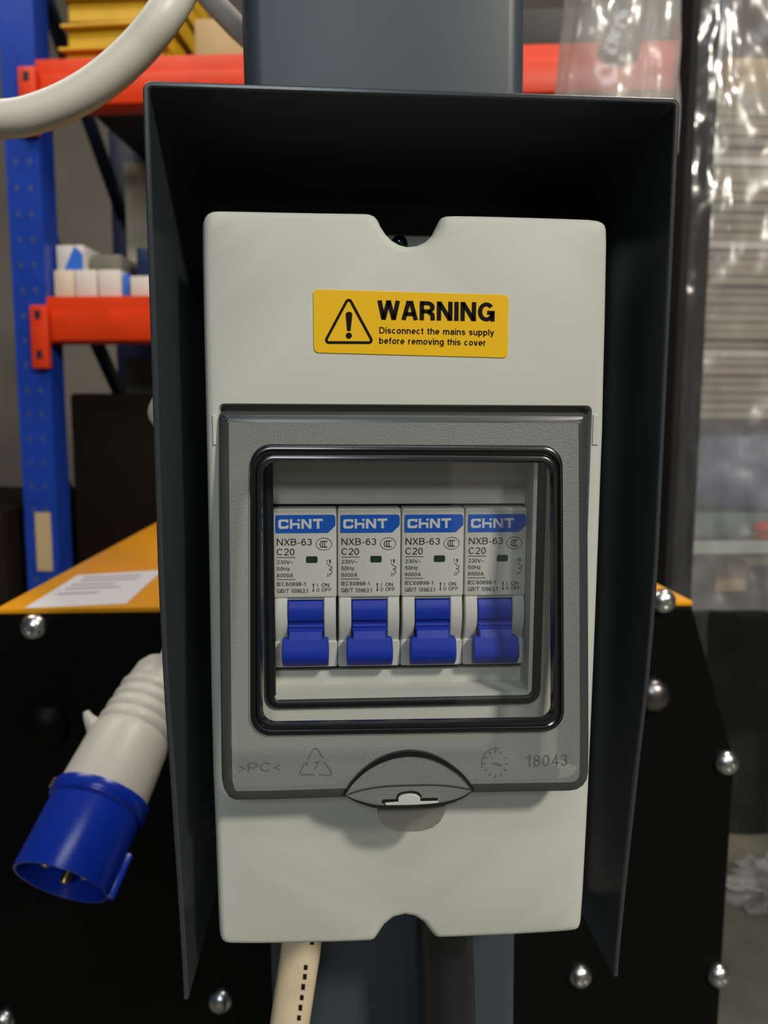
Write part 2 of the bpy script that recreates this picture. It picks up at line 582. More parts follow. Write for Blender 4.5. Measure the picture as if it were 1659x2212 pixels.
def put_text(bm, s, tl, tr, bl, weight=0.095, gap=0.13, y_top=1.0, y_bot=0.0):
    """lay a word over the parallelogram tl, tr, bl: full width, from y_top to y_bot of the letters"""
    h = weight / 2
    x = 0.0
    segs = []
    for c in s:
        w, ps = letter(c, h)
        for p in ps:
            segs.append([(x + a, b) for a, b in p])
        x += w + gap
    W = x - gap
    tl, tr, bl = Vector(tl), Vector(tr), Vector(bl)
    for p in segs:
        n = len(p)
        closed = n > 4 and (Vector(p[0]) - Vector(p[-1])).length < 1e-6
        if closed:
            p = p[:-1]
            n -= 1
        L, Rr = [], []
        for i in range(n):
            q = Vector(p[i])
            a = Vector(p[i - 1]) if (i > 0 or closed) else None
            b = Vector(p[(i + 1) % n]) if (i < n - 1 or closed) else None
            e1 = (q - a).normalized() if a is not None else (b - q).normalized()
            e2 = (b - q).normalized() if b is not None else e1
            n1, n2 = Vector((-e1.y, e1.x)), Vector((-e2.y, e2.x))
            k = (n1 + n2).normalized()
            k = k * (h / max(0.45, k.dot(n1)))
            L.append(q + k)
            Rr.append(q - k)
        put = lambda v: bm.verts.new(tl + (tr - tl) * (v.x / W) + (bl - tl) * ((y_top - v.y) / (y_top - y_bot)))
        L, Rr = [put(v) for v in L], [put(v) for v in Rr]
        for i in range(n if closed else n - 1):
            j = (i + 1) % n
            bm.faces.new((L[i], L[j], Rr[j], Rr[i]))


def poly(bm, pts):
    bm.faces.new(loop(bm, pts))


def stroke(bm, pts, w, nrm=Vector((0, -1, 0)), closed=False):
    """flat ribbon of width w along points"""
    pts = [Vector(p) for p in pts]
    n = len(pts)
    A, B = [], []
    for i in range(n):
        a = pts[i - 1] if (i > 0 or closed) else pts[i]
        b = pts[(i + 1) % n] if (i < n - 1 or closed) else pts[i]
        e1 = (pts[i] - a).normalized() if (pts[i] - a).length > 1e-9 else (b - pts[i]).normalized()
        e2 = (b - pts[i]).normalized() if (b - pts[i]).length > 1e-9 else e1
        n1, n2 = e1.cross(nrm).normalized(), e2.cross(nrm).normalized()
        k = (n1 + n2).normalized()
        k = k / max(0.5, k.dot(n1)) * (w / 2)
        A.append(bm.verts.new(pts[i] + k))
        B.append(bm.verts.new(pts[i] - k))
    for i in range(n if closed else n - 1):
        j = (i + 1) % n
        bm.faces.new((A[i], A[j], B[j], B[i]))


# ================================================================== THE SETTING
bm = bmesh.new()
box(bm, (0, 1.0, -0.05), (14, 14, 0.1))
struct(finish('floor', bm, M['floor']))
bm = bmesh.new()
box(bm, (0, 6.05, 2.6), (14, 0.1, 5.2))
struct(finish('wall_back', bm, M['wall']))
bm = bmesh.new()
box(bm, (3.64, -4.05, 2.6), (6.0, 0.1, 5.2))  # unseen wall added behind the camera, cut to reflect in the pane
struct(finish('reflection_wall', bm, M['wall_pale']))

# ================================================================== STEEL POST
post = thing('steel_post', 'slate blue painted square steel post carrying the breaker box', 'post', (0, 0.122, 0))
bm = bmesh.new()
LEAN = 0.0050 / 0.345
outl = rrect(-0.0489, 0.0489, -0.0475, 0.0475, 0.007, 6)
rings = []
for z in (0.012, 2.6):
    cx = 0.0016 - (z - ZC) * LEAN
    rings.append(loop(bm, [(cx + x, 0.1222 + y, z) for x, y in outl]))
bridge(bm, rings[0], rings[1])
bm.faces.new(rings[0])
bm.faces.new(rings[1])
finish('post_tube', bm, M['post'], post)
bx = 0.0012 + ZC * LEAN
box_obj('base_plate', (bx, 0.122, 0.006), (0.16, 0.16, 0.012), M['post'], post, bevel=0.002)
for sx in (-1, 1):
    for sy in (-1, 1):
        bm = bmesh.new()
        lathe(bm, [(0.011, 0), (0.011, 0.003), (0.009, 0.004), (0.009, 0.010), (0.004, 0.011)], (bx + sx * 0.064, 0.122 + sy * 0.064, 0.012), (0, 0, 1), 6)
        finish('anchor_bolt', bm, M['steel'], post, smooth=False)

# ================================================================== RAIN HOOD
YF, YB = -0.012, 0.0725
hood = thing('rain_hood', 'dark slate sheet metal rain hood around the breaker box', 'rain hood', (0, 0.03, ZC - 0.11))
xl, xr = P(333.0, 1110, YF).x + 0.0004, P(1431.5, 1110, YF).x - 0.0004
zt = ZC + 0.1226
zbl = P(399, 2163, YF + 0.0136).z
zbr = P(1341, 2114, YF + 0.0134).z
R0 = 0.0022


HOOD_CUT = [(0.0, 0.0), (0.017, 0.0010), (0.034, 0.0026), (0.053, 0.0056), (0.073, 0.0082), (0.094, 0.0110), (0.120, 0.0140)]


def hood_front(z):                             # the side cheeks draw back towards the bottom
    k = ZC + 0.009 - z
    if k <= 0:
        return YF
    for (a, u), (b, v) in zip(HOOD_CUT, HOOD_CUT[1:]):
        if k <= b:
            return YF + u + (v - u) * (k - a) / (b - a)
    return YF + HOOD_CUT[-1][1]


path = []
N = 26
for i in range(N + 1):
    path.append((xl, zbl + (zt - R0 - zbl) * i / N))
for i in range(1, 6):
    a = math.radians(180 - 90 * i / 6)
    path.append((xl + R0 + R0 * math.cos(a), zt - R0 + R0 * math.sin(a)))
for i in range(0, 11):
    path.append((xl + R0 + (xr - xl - 2 * R0) * i / 10, zt))
for i in range(1, 6):
    a = math.radians(90 - 90 * i / 6)
    path.append((xr - R0 + R0 * math.cos(a), zt - R0 + R0 * math.sin(a)))
for i in range(N + 1):
    path.append((xr, zt - R0 + (zbr - zt + R0) * i / N))
T = 0.0014
bm = bmesh.new()
rows = []
cxm = (xl + xr) / 2
for i, (x, z) in enumerate(path):
    a, b = Vector(path[max(i - 1, 0)]), Vector(path[min(i + 1, len(path) - 1)])
    t = (b - a).normalized()
    nx, nz = t.y, -t.x                      # points to the inside
    yf = hood_front(z)
    rows.append([bm.verts.new(p) for p in ((x, yf, z), (x, YB, z), (x + nx * T, YB, z + nz * T), (x + nx * T, yf, z + nz * T))])
for a, b in zip(rows, rows[1:]):
    for k in range(4):
        bm.faces.new((a[k], b[k], b[(k + 1) % 4], a[(k + 1) % 4]))
bm.faces.new(rows[0])
bm.faces.new(rows[-1])
wrap = finish('wrap_sheet', bm, M['hood'], hood)
bv = wrap.modifiers.new('edge', 'BEVEL')
bv.width = 0.0004
bv.segments = 2
bv.angle_limit = math.radians(50)
box_obj('back_plate', ((xl + xr) / 2, YB + 0.0008, (zt + ZC - 0.094) / 2), (xr - xl, 0.0016, zt - ZC + 0.094), M['hood'], hood)

# ================================================================== BREAKER BOX
dbox = thing('breaker_box', 'light grey plastic breaker box with smoked window lid and yellow warning sticker', 'breaker box', (0, 0.03, ZC - 0.098))
YS = 0.0026
cover_px = [(475, 2015), (473.5, 2000), (471, 1940), (467, 1820), (464, 1740), (461, 1670), (457, 1500), (454, 1330), (451, 1160), (447.5, 990),
            (444, 830), (440.5, 680), (438.5, 560), (438, 505), (438.6, 485), (442, 472), (449, 463), (459, 458), (472, 456.8),
            (540, 458), (620, 459.8), (700, 461.3), (770, 462.2), (788, 462.6), (798, 463.8), (808, 468), (816, 477), (822, 490.6), (833, 507.5), (845, 519.6),
            (862, 529.8), (880, 534), (900.5, 531.6), (918.6, 523.2), (933, 508.7), (941.5, 490.6), (947.6, 478), (953.6, 471.2), (963, 467.9),
            (980, 467), (1040, 468), (1100, 469.5), (1160, 471.3), (1220, 473.2), (1272, 475.2), (1288, 477.5), (1298, 481.5), (1304.5, 488), (1307.8, 498), (1308.6, 525),
            (1308, 560), (1305.3, 700), (1302, 830), (1300, 930), (1297.5, 990), (1291.5, 1160), (1285, 1330), (1278, 1500), (1269.5, 1700), (1264.5, 1800), (1258, 1920), (1254, 1978),
            (1252, 1991), (1247.5, 1999.5), (1240, 2004), (1226, 2006), (1190, 2009), (1100, 2014.2), (1000, 2018.5), (948, 2020.3), (937.4, 2018), (926, 2005), (912, 1986), (893, 1974),
            (874, 1970.5), (851, 1976), (832, 1990.5), (819, 2010), (811, 2022), (800, 2027), (740, 2029.5), (650, 2031.8), (560, 2033.2), (500, 2033), (487, 2031), (479, 2025)]
outline = [(P(x, y, YS).x, P(x, y, YS).z) for x, y in cover_px]
bm = bmesh.new()
ls = prism(bm, outline, [(0.0012, 0.030), (0.0, 0.030), (0.0, YS), (0.0004, 0.0013), (0.0011, 0.0005), (0.0022, 0.0)], cap0=False, cap1=False)
RX0, RX1 = P(471.5, 900).x, P(1278.5, 900).x
RZ1, RZ0 = P(870, 873.5).z, P(870, 1672).z
rec = rrect(RX0, RX1, RZ0, RZ1, 0.0016, 5)
YR = 0.0065
r0 = loop(bm, [(x, 0.0, z) for x, z in rec])
fill(bm, ls[-1], r0)
r1 = loop(bm, [(x, 0.0005, z) for x, z in inset(rec, 0.0003)])
r2 = loop(bm, [(x, YR, z) for x, z in inset(rec, 0.0004)])
bridge(bm, r0, r1)
bridge(bm, r1, r2)
YP = 0.0148                                  # inner plate
OX0, OX1 = P(588, 1300, YR).x, P(1144, 1300, YR).x
OZ1, OZ0 = P(870, 984, YR).z, P(870, 1496, YR).z
opn = rrect(OX0, OX1, OZ0, OZ1, 0.0012, 5)
o0 = loop(bm, [(x, YR, z) for x, z in opn])
fill(bm, r2, o0)
o1 = loop(bm, [(x, YP, z) for x, z in opn])
bridge(bm, o0, o1)
cover = finish('cover', bm, M['abs'], dbox)
# inner plate with the breaker slot
SX0, SX1 = P(588.5, 1300, YP).x - 0.0002, P(1146, 1300, YP).x + 0.0002
SZ1, SZ0 = P(870, 1088, YP).z, P(870, 1440, YP).z - 0.0006
bm = bmesh.new()
a = loop(bm, [(x, YP, z) for x, z in rrect(OX0 - 0.004, OX1 + 0.004, OZ0 - 0.003, OZ1 + 0.003, 0.001, 3)])
b = loop(bm, [(x, YP, z) for x, z in rrect(SX0, SX1, SZ0, SZ1, 0.0004, 3)])
c = loop(bm, [(x, YP + 0.002, z) for x, z in rrect(SX0, SX1, SZ0, SZ1, 0.0004, 3)])
fill(bm, a, b)
bridge(bm, b, c)
finish('inner_plate', bm, M['abs_in'], dbox)
# raised lip round the opening
bm = bmesh.new()
lp = rrect(OX0 - 0.0012, OX1 + 0.0012, OZ0 - 0.0012, OZ1 + 0.0012, 0.002, 6)
prism(bm, lp, [(0, YR), (0, YR - 0.0008), (0.0002, YR - 0.001), (0.0012, YR - 0.001), (0.0013, YR + 0.0005)], False, False)
finish('opening_lip', bm, M['abs_in'], dbox)
# rubber gasket
bm = bmesh.new()
gk = rrect(P(569, 1300, YR).x, P(1173, 1300, YR).x, P(870, 1525, YR).z, P(870, 968, YR).z, 0.0042, 8)
w = 0.0031
prof = [(w / 2 - w / 2 * math.cos(math.pi * k / 8), YR - 0.0014 * math.sin(math.pi * k / 8) - 0.0001) for k in range(9)]
prism(bm, gk, prof, False, False)
finish('gasket', bm, M['rubber'], dbox)
# base tray behind the cover
bm = bmesh.new()
bo = rrect(P(452, 800, .03).x + .002, P(1296, 800, .03).x - .002, P(870, 1945, .035).z, P(870, 503, .034).z, 0.004, 5)
prism(bm, bo, [(0, 0.0722), (0, 0.036), (0.001, 0.034)], True, True)
finish('base_tray', bm, M['abs_in'], dbox)
# cover fixing screw, seen in the top notch
sc = P(864, 523, 0.026)
bm = bmesh.new()
lathe(bm, [(0.0025, 0.009), (0.0025, 0.003), (0.0024, 0.0018), (0.0019, 0.0007), (0.001, 0.0001), (0.0002, 0)], sc, (0, 1, 0), 28)
finish('fixing_screw', bm, M['screw'], dbox)
# side hinge blocks
for (x0, x1) in ((458.5, 468.5), (1280.5, 1291)):
    pa, pb = P(x0, 896, 0), P(x1, 962, 0)
    bm = bmesh.new()
    prism(bm, [(pa.x, pb.z), (pb.x, pb.z), (pb.x, pa.z), (pa.x, pa.z)], [(0, 0.004), (0, -0.0001), (0.0002, -0.0003)], False, True)
    finish('hinge_block', bm, M['abs'], dbox)

# ---- warning sticker
YK = -0.00025
bm = bmesh.new()
q = rquad(P(676, 624.5, YK), P(1099.5, 637, YK), P(1097, 773.5, YK), P(677.5, 762, YK), 0.0013, 5)
prism(bm, [(p.x, p.z) for p in q], [(0, 0.0), (0, YK + 0.0001), (0.0001, YK)], False, True)
st = finish('warning_sticker', bm, M['yellow'], dbox)


def SK(cx, cy):                               # sticker crop pixel -> place
    return P(650 + cx / 3.456, 600 + cy / 3.456, YK - 0.00008)


bm = bmesh.new()
put_text(bm, 'WARNING', SK(572, 168), SK(1449, 185), SK(572, 311), 0.205, 0.085)
put_text(bm, 'Disconnect the mains supply', SK(586, 367), SK(1443, 384), SK(586, 415), 0.150, 0.11)
put_text(bm, 'before removing this cover', SK(585, 444), SK(1381, 460), SK(585, 492), 0.150, 0.11)
tri_c = [(357, 186), (209, 464), (507, 465)]
rr = 19
pts = []
for i, (ax, ay) in enumerate(tri_c):
    ang0 = {0: -28, 1: 205, 2: 90}[i]
    span = {0: -125, 1: -117, 2: -118}[i]
    for k in range(9):
        a = math.radians(ang0 + span * k / 8)
        pts.append(SK(ax + rr * math.cos(a), ay + rr * math.sin(a)))
stroke(bm, pts, 0.00068, closed=True)
poly(bm, [SK(*p) for p in ((345, 395), (334, 275), (338, 262), (348, 255), (360, 254), (372, 256), (381, 264), (384, 277), (371, 395), (358, 399))])
poly(bm, [SK(358 + 23 * math.cos(k * math.pi / 10), 432 + 23 * math.sin(k * math.pi / 10)) for k in range(20)])
o = finish('warning_print', bm, M['black_print'], st, recalc=False, smooth=False)
o['label'] = 'black warning triangle and lettering'

# ---- window lid (hinged at the top, its lower edge stands further out)
LA, LB, LZ = -0.0025, 0.115, 0.041


def LP(px, py, off=0.0):
    return P(px, py, LA + off, LB, LZ)


def lid_y(z, off=0.0):
    return LA + off + LB * (z - ZC - LZ)


lid = None
lid_px = [(1273, 905), (1272, 897), (1266, 891), (1255, 889.8)] + [(x, 887 + (x - 480) * 0.0036) for x in (1100, 900, 700, 560)] + \
         [(485, 886.5), (476, 889), (471, 896), (469.5, 905), (469.8, 1000), (472, 1250), (474.5, 1500), (476.3, 1660), (477.5, 1690), (482, 1711), (491, 1726), (506, 1734)] + \
         [(600, 1732.3), (743, 1727.5), (885, 1722), (1026, 1717.5), (1140, 1715.5), (1232, 1714), (1249, 1711), (1263, 1702), (1272, 1689), (1275.5, 1672), (1276.3, 1600), (1275.5, 1400), (1274.3, 1150)]
lid_o = [LP(x, y) for x, y in lid_px]
ol2 = [(p.x, p.z) for p in lid_o]
W_T, W_B = (540, 960), (540, 1588)
win_out = rquad(LP(540, 960), LP(1214.5, 963), LP(1218, 1577), LP(540, 1588), 0.0053, 9)
win_in = rquad(LP(567, 998), LP(1190, 1001), LP(1192, 1552), LP(567, 1562), 0.0033, 9)
wo2 = [(p.x, p.z) for p in win_out]
wi2 = [(p.x, p.z) for p in win_in]
BW = 0.0029


def lid_loop(bm, o2, off):
    return loop(bm, [(x, lid_y(z, off), z) for x, z in o2])


bm = bmesh.new()
fo = lid_loop(bm, inset(ol2, BW), 0.0)
fi = lid_loop(bm, inset(wo2, -0.0001), 0.0)
fill(bm, fo, fi)
lid = finish('window_lid', bm, M['smoke'], dbox, recalc=False)
for pgn in lid.data.polygons:
    pass
lid['label'] = 'smoked translucent hinged lid'
# edge round the lid: rounded skirt
bm = bmesh.new()
k0 = lid_loop(bm, inset(ol2, BW), 0.0)
k1 = lid_loop(bm, inset(ol2, 0.0012), 0.00015)
k2 = lid_loop(bm, inset(ol2, 0.0004), 0.0007)
k3 = lid_loop(bm, ol2, 0.0018)
k4 = loop(bm, [(x, min(max(lid_y(z, 0.0075), lid_y(z, 0.0035)), 0.0062), z) for x, z in inset(ol2, 0.0005)])
for a, b in ((k0, k1), (k1, k2), (k2, k3), (k3, k4)):
    bridge(bm, a, b)
finish('lid_edge', bm, M['smoke_dark'], lid)
# moulded double rim round the pane
bm = bmesh.new()
rim = [(-0.0002, 0.0), (0.0000, -0.0009), (0.0003, -0.0011), (0.0009, -0.0011), (0.0011, -0.0006), (0.0016, -0.0004), (0.0019, -0.0010), (0.0022, -0.0012), (0.0030, -0.0012), (0.0034, -0.0006), (0.0036, 0.0012)]
n = len(wo2)
rings = []
for d, off in rim:
    t = (d + 0.0002) / 0.0038
    pts2 = []
    for i in range(n):
        a, b = Vector(inset(wo2, -0.0002)[i]) if False else Vector(wo2[i]), Vector(wi2[i])
        pts2.append(tuple(a + (b - a) * t))
    rings.append(lid_loop(bm, pts2, off))
for a, b in zip(rings, rings[1:]):
    bridge(bm, a, b)
finish('pane_rim', bm, M['smoke_rim'], lid)
bm = bmesh.new()
pl = lid_loop(bm, inset(wi2, -0.0003), 0.0004)
fill(bm, pl)
pane = finish('window_pane', bm, M['pane'], lid, recalc=False)
pane['label'] = 'clear window pane'
# bright polished line beside the rim
# ---- latch scoop at the lower edge
arc_t = [(743, 1716), (757, 1692), (780, 1667), (805, 1648), (835, 1633), (865, 1625), (893, 1623), (925, 1628), (955, 1640), (985, 1660), (1008, 1682), (1025, 1706)]
arc_b = [(1025, 1706), (1005, 1721), (980, 1733), (950, 1741), (900, 1746), (850, 1747), (815, 1746), (785, 1738), (760, 1728), (743, 1716)]


def arc3(pts, off):
    return spline([LP(x, y, off) for x, y in pts], 4)


bm = bmesh.new()
up_ = arc3(arc_t, -0.0006)
dn_ = arc3(arc_b, -0.0006)[1:-1]
fill(bm, loop(bm, up_ + dn_))
finish('latch_scoop', bm, M['smoke_scoop'] if 'smoke_scoop' in M else M['smoke'], lid, recalc=False)
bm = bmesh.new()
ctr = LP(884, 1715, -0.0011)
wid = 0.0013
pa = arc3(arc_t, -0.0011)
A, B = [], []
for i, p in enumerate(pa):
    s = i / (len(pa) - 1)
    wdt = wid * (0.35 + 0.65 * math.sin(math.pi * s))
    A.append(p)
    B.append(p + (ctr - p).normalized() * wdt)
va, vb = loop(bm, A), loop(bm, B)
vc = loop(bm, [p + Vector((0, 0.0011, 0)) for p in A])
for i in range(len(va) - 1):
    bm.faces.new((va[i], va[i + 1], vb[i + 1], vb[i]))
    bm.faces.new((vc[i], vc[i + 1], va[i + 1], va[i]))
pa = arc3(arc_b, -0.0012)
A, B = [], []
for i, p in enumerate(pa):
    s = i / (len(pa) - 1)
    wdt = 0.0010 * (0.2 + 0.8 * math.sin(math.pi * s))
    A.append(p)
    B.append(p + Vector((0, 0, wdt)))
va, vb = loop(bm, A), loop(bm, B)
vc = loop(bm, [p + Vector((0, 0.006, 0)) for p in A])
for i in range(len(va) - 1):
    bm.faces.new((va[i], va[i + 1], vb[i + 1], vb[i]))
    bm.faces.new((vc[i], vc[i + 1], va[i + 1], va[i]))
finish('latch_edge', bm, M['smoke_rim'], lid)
# inner ledge line of the scoop
bm = bmesh.new()
stroke(bm, spline([LP(x, y, -0.00075) for x, y in ((752, 1716), (785, 1706), (830, 1699), (884, 1696.5), (940, 1696), (985, 1700), (1016, 1706))], 4), 0.0005)
finish('latch_ledge', bm, M['smoke_dark'], lid, recalc=False)
# pull tab
bm = bmesh.new()
tab_px = [(815, 1746), (818, 1762), (827, 1778), (842, 1790), (860, 1797), (885, 1799), (912, 1797.5), (935, 1790), (951, 1776), (959, 1760), (962, 1742)]
tb = [LP(x, y, 0.0008) for x, y in tab_px] 
o2 = [(p.x, p.z) for p in tb]
mid = sum(p.y for p in tb) / len(tb)
prism(bm, o2, [(0.0, mid + 0.0012), (0.0, mid + 0.0002), (0.0002, mid)], True, True)
finish('pull_tab', bm, M['smoke_tab'], lid)
# pale catch seen through the slot
bm = bmesh.new()
cat_px = [(832, 1734), (860, 1732), (860.5, 1722), (868, 1717), (883, 1714.5), (897, 1716), (907, 1721), (908, 1731), (947, 1730), (946, 1738), (925, 1741), (880, 1742.5), (834, 1741)]
ct = [LP(x, y, -0.0009) for x, y in cat_px]
prism(bm, [(p.x, p.z) for p in ct], [(0, ct[0].y + 0.0015), (0, ct[0].y - 0.0002), (0.0001, ct[0].y - 0.0003)], False, True)
finish('catch', bm, M['abs_in'], dbox)
bm = bmesh.new()
for q in ([(826, 1727), (860, 1726), (860, 1733), (826, 1735)], [(908, 1724), (945, 1723.5), (946, 1730), (908, 1731)]):
    poly(bm, [LP(x, y, -0.0008) for x, y in q])
stroke(bm, spline([LP(x, y, -0.0008) for x, y in ((858, 1725), (864, 1715), (884, 1711), (902, 1713), (910, 1722))], 4), 0.0006)
finish('latch_slot', bm, M['smoke_rim'], lid, recalc=False)


# embossed marks on the lid, flat, relief shade put into a darker colour
def LM(cx, cy):                                # left lid crop
    return LP(450 + cx / 3.687, 1550 + cy / 3.687, -0.0002)


def LN(cx, cy):                                # right lid crop
    return LP(860 + cx / 3.687, 1550 + cy / 3.687, -0.0002)


M['emboss_shade'] = mat('emboss_shade_tone', (0.115, 0.12, 0.112), 0.25)
bm = bmesh.new()
put_text(bm, '>PC<', LM(238, 362), LM(582, 352), LM(238, 436), 0.10)
finish('moulded_lettering', bm, M['emboss_shade'], lid, recalc=False, smooth=False)
bm = bmesh.new()
put_text(bm, '18043', LN(1025, 298), LN(1352, 288), LN(1025, 392), 0.12, 0.16)
finish('moulded_number', bm, M['emboss_shade'], lid, recalc=False, smooth=False)
bm = bmesh.new()
seg3 = [[(730, 445), (765, 368), (785, 362), (788, 382)], [(795, 330), (835, 255), (852, 242), (872, 252), (915, 322)], [(925, 352), (985, 440), (975, 462), (885, 452)], [(845, 462), (845, 452), (745, 455), (730, 440)],
        [(845, 355), (880, 350), (850, 415)]]
for q in seg3:
    stroke(bm, [LM(*p) for p in q], 0.00028)
finish('recycling_mark', bm, M['emboss_shade'], lid, recalc=False, smooth=False)
bm = bmesh.new()
dc, dr = (778, 367), 108
stroke(bm, [LN(dc[0] + dr * math.cos(a), dc[1] + dr * 1.15 * math.sin(a)) for a in [math.radians(15 * k) for k in range(11, 20)]], 0.00024)
for k in range(12):
    a = math.radians(30 * k)
    stroke(bm, [LN(dc[0] + r * math.cos(a), dc[1] + r * 1.15 * math.sin(a)) for r in (78, 98)], 0.0003)
stroke(bm, [LN(755, 362), LN(830, 382)], 0.0005)
finish('date_dial', bm, M['emboss_shade'], lid, recalc=False, smooth=False)

# ================================================================== CIRCUIT BREAKERS
YL = 0.0116                                    # label face
PITCHX = (P(1010.5, 1200, YL).x - P(596.5, 1200, YL).x) / 3
BX0, BX1 = P(589.4, 1200, YL).x, P(589.4, 1200, YL).x + PITCHX - 0.0002
BO = Vector(((BX0 + BX1) / 2, 0.03, P(660, 1440, YL).z))
brk = thing('circuit_breaker', 'grey circuit breaker with blue toggle, the one nearest the hanging power plug', 'circuit breaker', BO, 'row of circuit breakers in the box')


def BL(cx, cy, y=YL):                          # label crop pixel -> place
    return P(570 + cx / 5.352, 1080 + cy / 5.352, y)


def BT(cx, cy, y=YL):                          # toggle crop pixel -> place
    return P(560 + cx / 5.184, 1270 + cy / 5.184, y)


zt0 = BL(480, 95).z
zl1 = BL(480, 1135).z
bm = bmesh.new()
# label block with rounded face edges
ob = rrect(BX0, BX1, zl1, zt0, 0.0007, 4)
prism(bm, ob, [(0, 0.0235), (0, YL + 0.0006), (0.0002, YL + 0.00015), (0.0005, YL)], True, True)
# cheeks each side of the toggle: curved
zc0, zc1 = BT(240, 112).z, BT(240, 615).z
tx0, tx1 = BT(316, 300, YL).x, BT(722, 300, YL).x
for x0, x1 in ((BX0 + 0.0003, tx0), (tx1, BX1 - 0.0003)):
    prev = None
    for k in range(11):
        t = k / 10
        z = zc0 + (zc1 - zc0) * t
        yf = YL + 0.0004 - 0.0016 * math.sin(math.pi * t) + 0.0012 * t
        row = loop(bm, [(x0, 0.024, z), (x0, yf + 0.0003, z), (x0 + 0.0003, yf, z), (x1 - 0.0001, yf, z), (x1, yf + 0.0002, z), (x1, 0.024, z)])
        if prev:
            for i in range(5):
                bm.faces.new((prev[i], prev[i + 1], row[i + 1], row[i]))
        else:
            bm.faces.new(row)
        prev = row
    bm.faces.new(prev)
# strip over the toggle, lower step, back block
box(bm, ((tx0 + tx1) / 2, 0.0182, (zc0 + BT(500, 138).z) / 2), (tx1 - tx0, 0.0116, abs(zc0 - BT(500, 138).z)))
zs0, zs1 = BT(240, 612).z, BT(240, 905).z
prism(bm, rrect(BX0, BX1, zs1, zs0, 0.0007, 3), [(0, 0.0235), (0, YL + 0.0012), (0.0003, YL + 0.0009)], True, True)
box(bm, ((BX0 + BX1) / 2, 0.0265, (zt0 + zs1) / 2), (BX1 - BX0, 0.006, zt0 - zs1 + 0.012))
finish('housing', bm, M['mcb'], brk)
# toggle
bm = bmesh.new()
xc = (tx0 + tx1) / 2
rows_px = [(143, 0.0049, 0.0008), (150, 0.00495, 0.0002), (200, 0.00495, -0.0005), (260, 0.00495, -0.0009), (330, 0.00495, -0.0009), (368, 0.00495, -0.0006), (378, 0.00495, 0.0004), (398, 0.00495, 0.0004),
           (412, 0.00495, -0.0006), (440, 0.00495, -0.0008), (446, 0.00495, -0.0004), (452, 0.00495, -0.0009), (484, 0.00495, -0.0010), (492, 0.0047, -0.0018), (560, 0.0047, -0.0027), (576, 0.0047, -0.0029),
           (584, 0.0061, -0.0030), (598, 0.0064, -0.0031), (700, 0.0065, -0.0038), (785, 0.0065, -0.0043), (812, 0.0065, -0.0041), (860, 0.0064, -0.0030), (878, 0.0063, -0.0020)]
prev = None
for cy, hw, dy in rows_px:
    yy = YL + dy
    z = BT(520, cy, yy).z
    cxs = xc
    e = 0.0003
    row = loop(bm, [(cxs - hw, yy + 0.0028, z), (cxs - hw, yy + e, z), (cxs - hw + e, yy, z), (cxs + hw - e, yy, z), (cxs + hw, yy + e, z), (cxs + hw, yy + 0.0028, z)])
    if prev:
        for i in range(6):
            bm.faces.new((prev[i], prev[(i + 1) % 6], row[(i + 1) % 6], row[i]))
    else:
        bm.faces.new(row)
    prev = row
z2 = prev[0].co.z + 0.0006
hw = 0.0048
row = loop(bm, [(xc - hw, YL + 0.004, z2 + 0.004), (xc - hw, YL + 0.001, z2), (xc - hw + 0.0003, YL + 0.001, z2), (xc + hw - 0.0003, YL + 0.001, z2), (xc + hw, YL + 0.001, z2), (xc + hw, YL + 0.004, z2 + 0.004)])
for i in range(6):
    bm.faces.new((prev[i], prev[(i + 1) % 6], row[(i + 1) % 6], row[i]))
bm.faces.new(row)
tg = finish('toggle', bm, M['blue_tog'], brk, angle=30)
tg['label'] = 'blue toggle lever'
# badge
Y1, Y2, Y3 = YL - 0.00004, YL - 0.00008, YL - 0.00012
bm = bmesh.new()
bp = [(132, 195), (136, 182), (150, 176), (795, 170), (812, 176), (825, 192), (828, 210), (827, 292), (822, 302), (745, 376), (735, 380), (148, 385), (137, 380), (133, 368)]
prism(bm, [(BL(*p).x, BL(*p).z) for p in bp], [(0, YL), (0, Y2)], False, True)
bd = finish('badge', bm, M['blue_badge'], brk, smooth=False)
bm = bmesh.new()


def glyph(pts):
    fill(bm, loop(bm, [BL(x, y, Y3 - 0.00004) for x, y in pts]))


glyph([(284, 226), (284, 262), (258, 262), (256, 250), (210, 251), (197, 262), (198, 296), (210, 306), (258, 305), (260, 292), (286, 290), (285, 318), (268, 333), (188, 336), (168, 318), (166, 246), (184, 226)])
glyph([(300, 223), (328, 222), (328, 268), (415, 266), (415, 332), (387, 332), (387, 292), (329, 294), (329, 334), (301, 334)])
glyph([(388, 221), (415, 221), (415, 246), (388, 247)])
glyph([(432, 222), (466, 221), (522, 292), (521, 220), (550, 219), (552, 331), (520, 332), (461, 258), (462, 333), (433, 333)])
glyph([(566, 219), (681, 216), (682, 243), (641, 245), (642, 331), (612, 332), (611, 246), (567, 247)])
finish('badge_lettering', bm, M['white_print'], bd, recalc=False, smooth=False)
# indicator
bm = bmesh.new()
prism(bm, rrect(BL(489, 690).x, BL(621, 690).x, BL(500, 726).z, BL(500, 651).z, 0.0004, 4), [(0, YL), (0.0, Y3)], False, True)
finish('indicator_window', bm, M['green_win'], brk)
# print
bm = bmesh.new()


def bt(s, x0, x1, y0, y1, off=0.125):
    put_text(bm, s, BL(x0, y0, Y2), BL(x1, y0, Y2), BL(x0, y1, Y2), off)


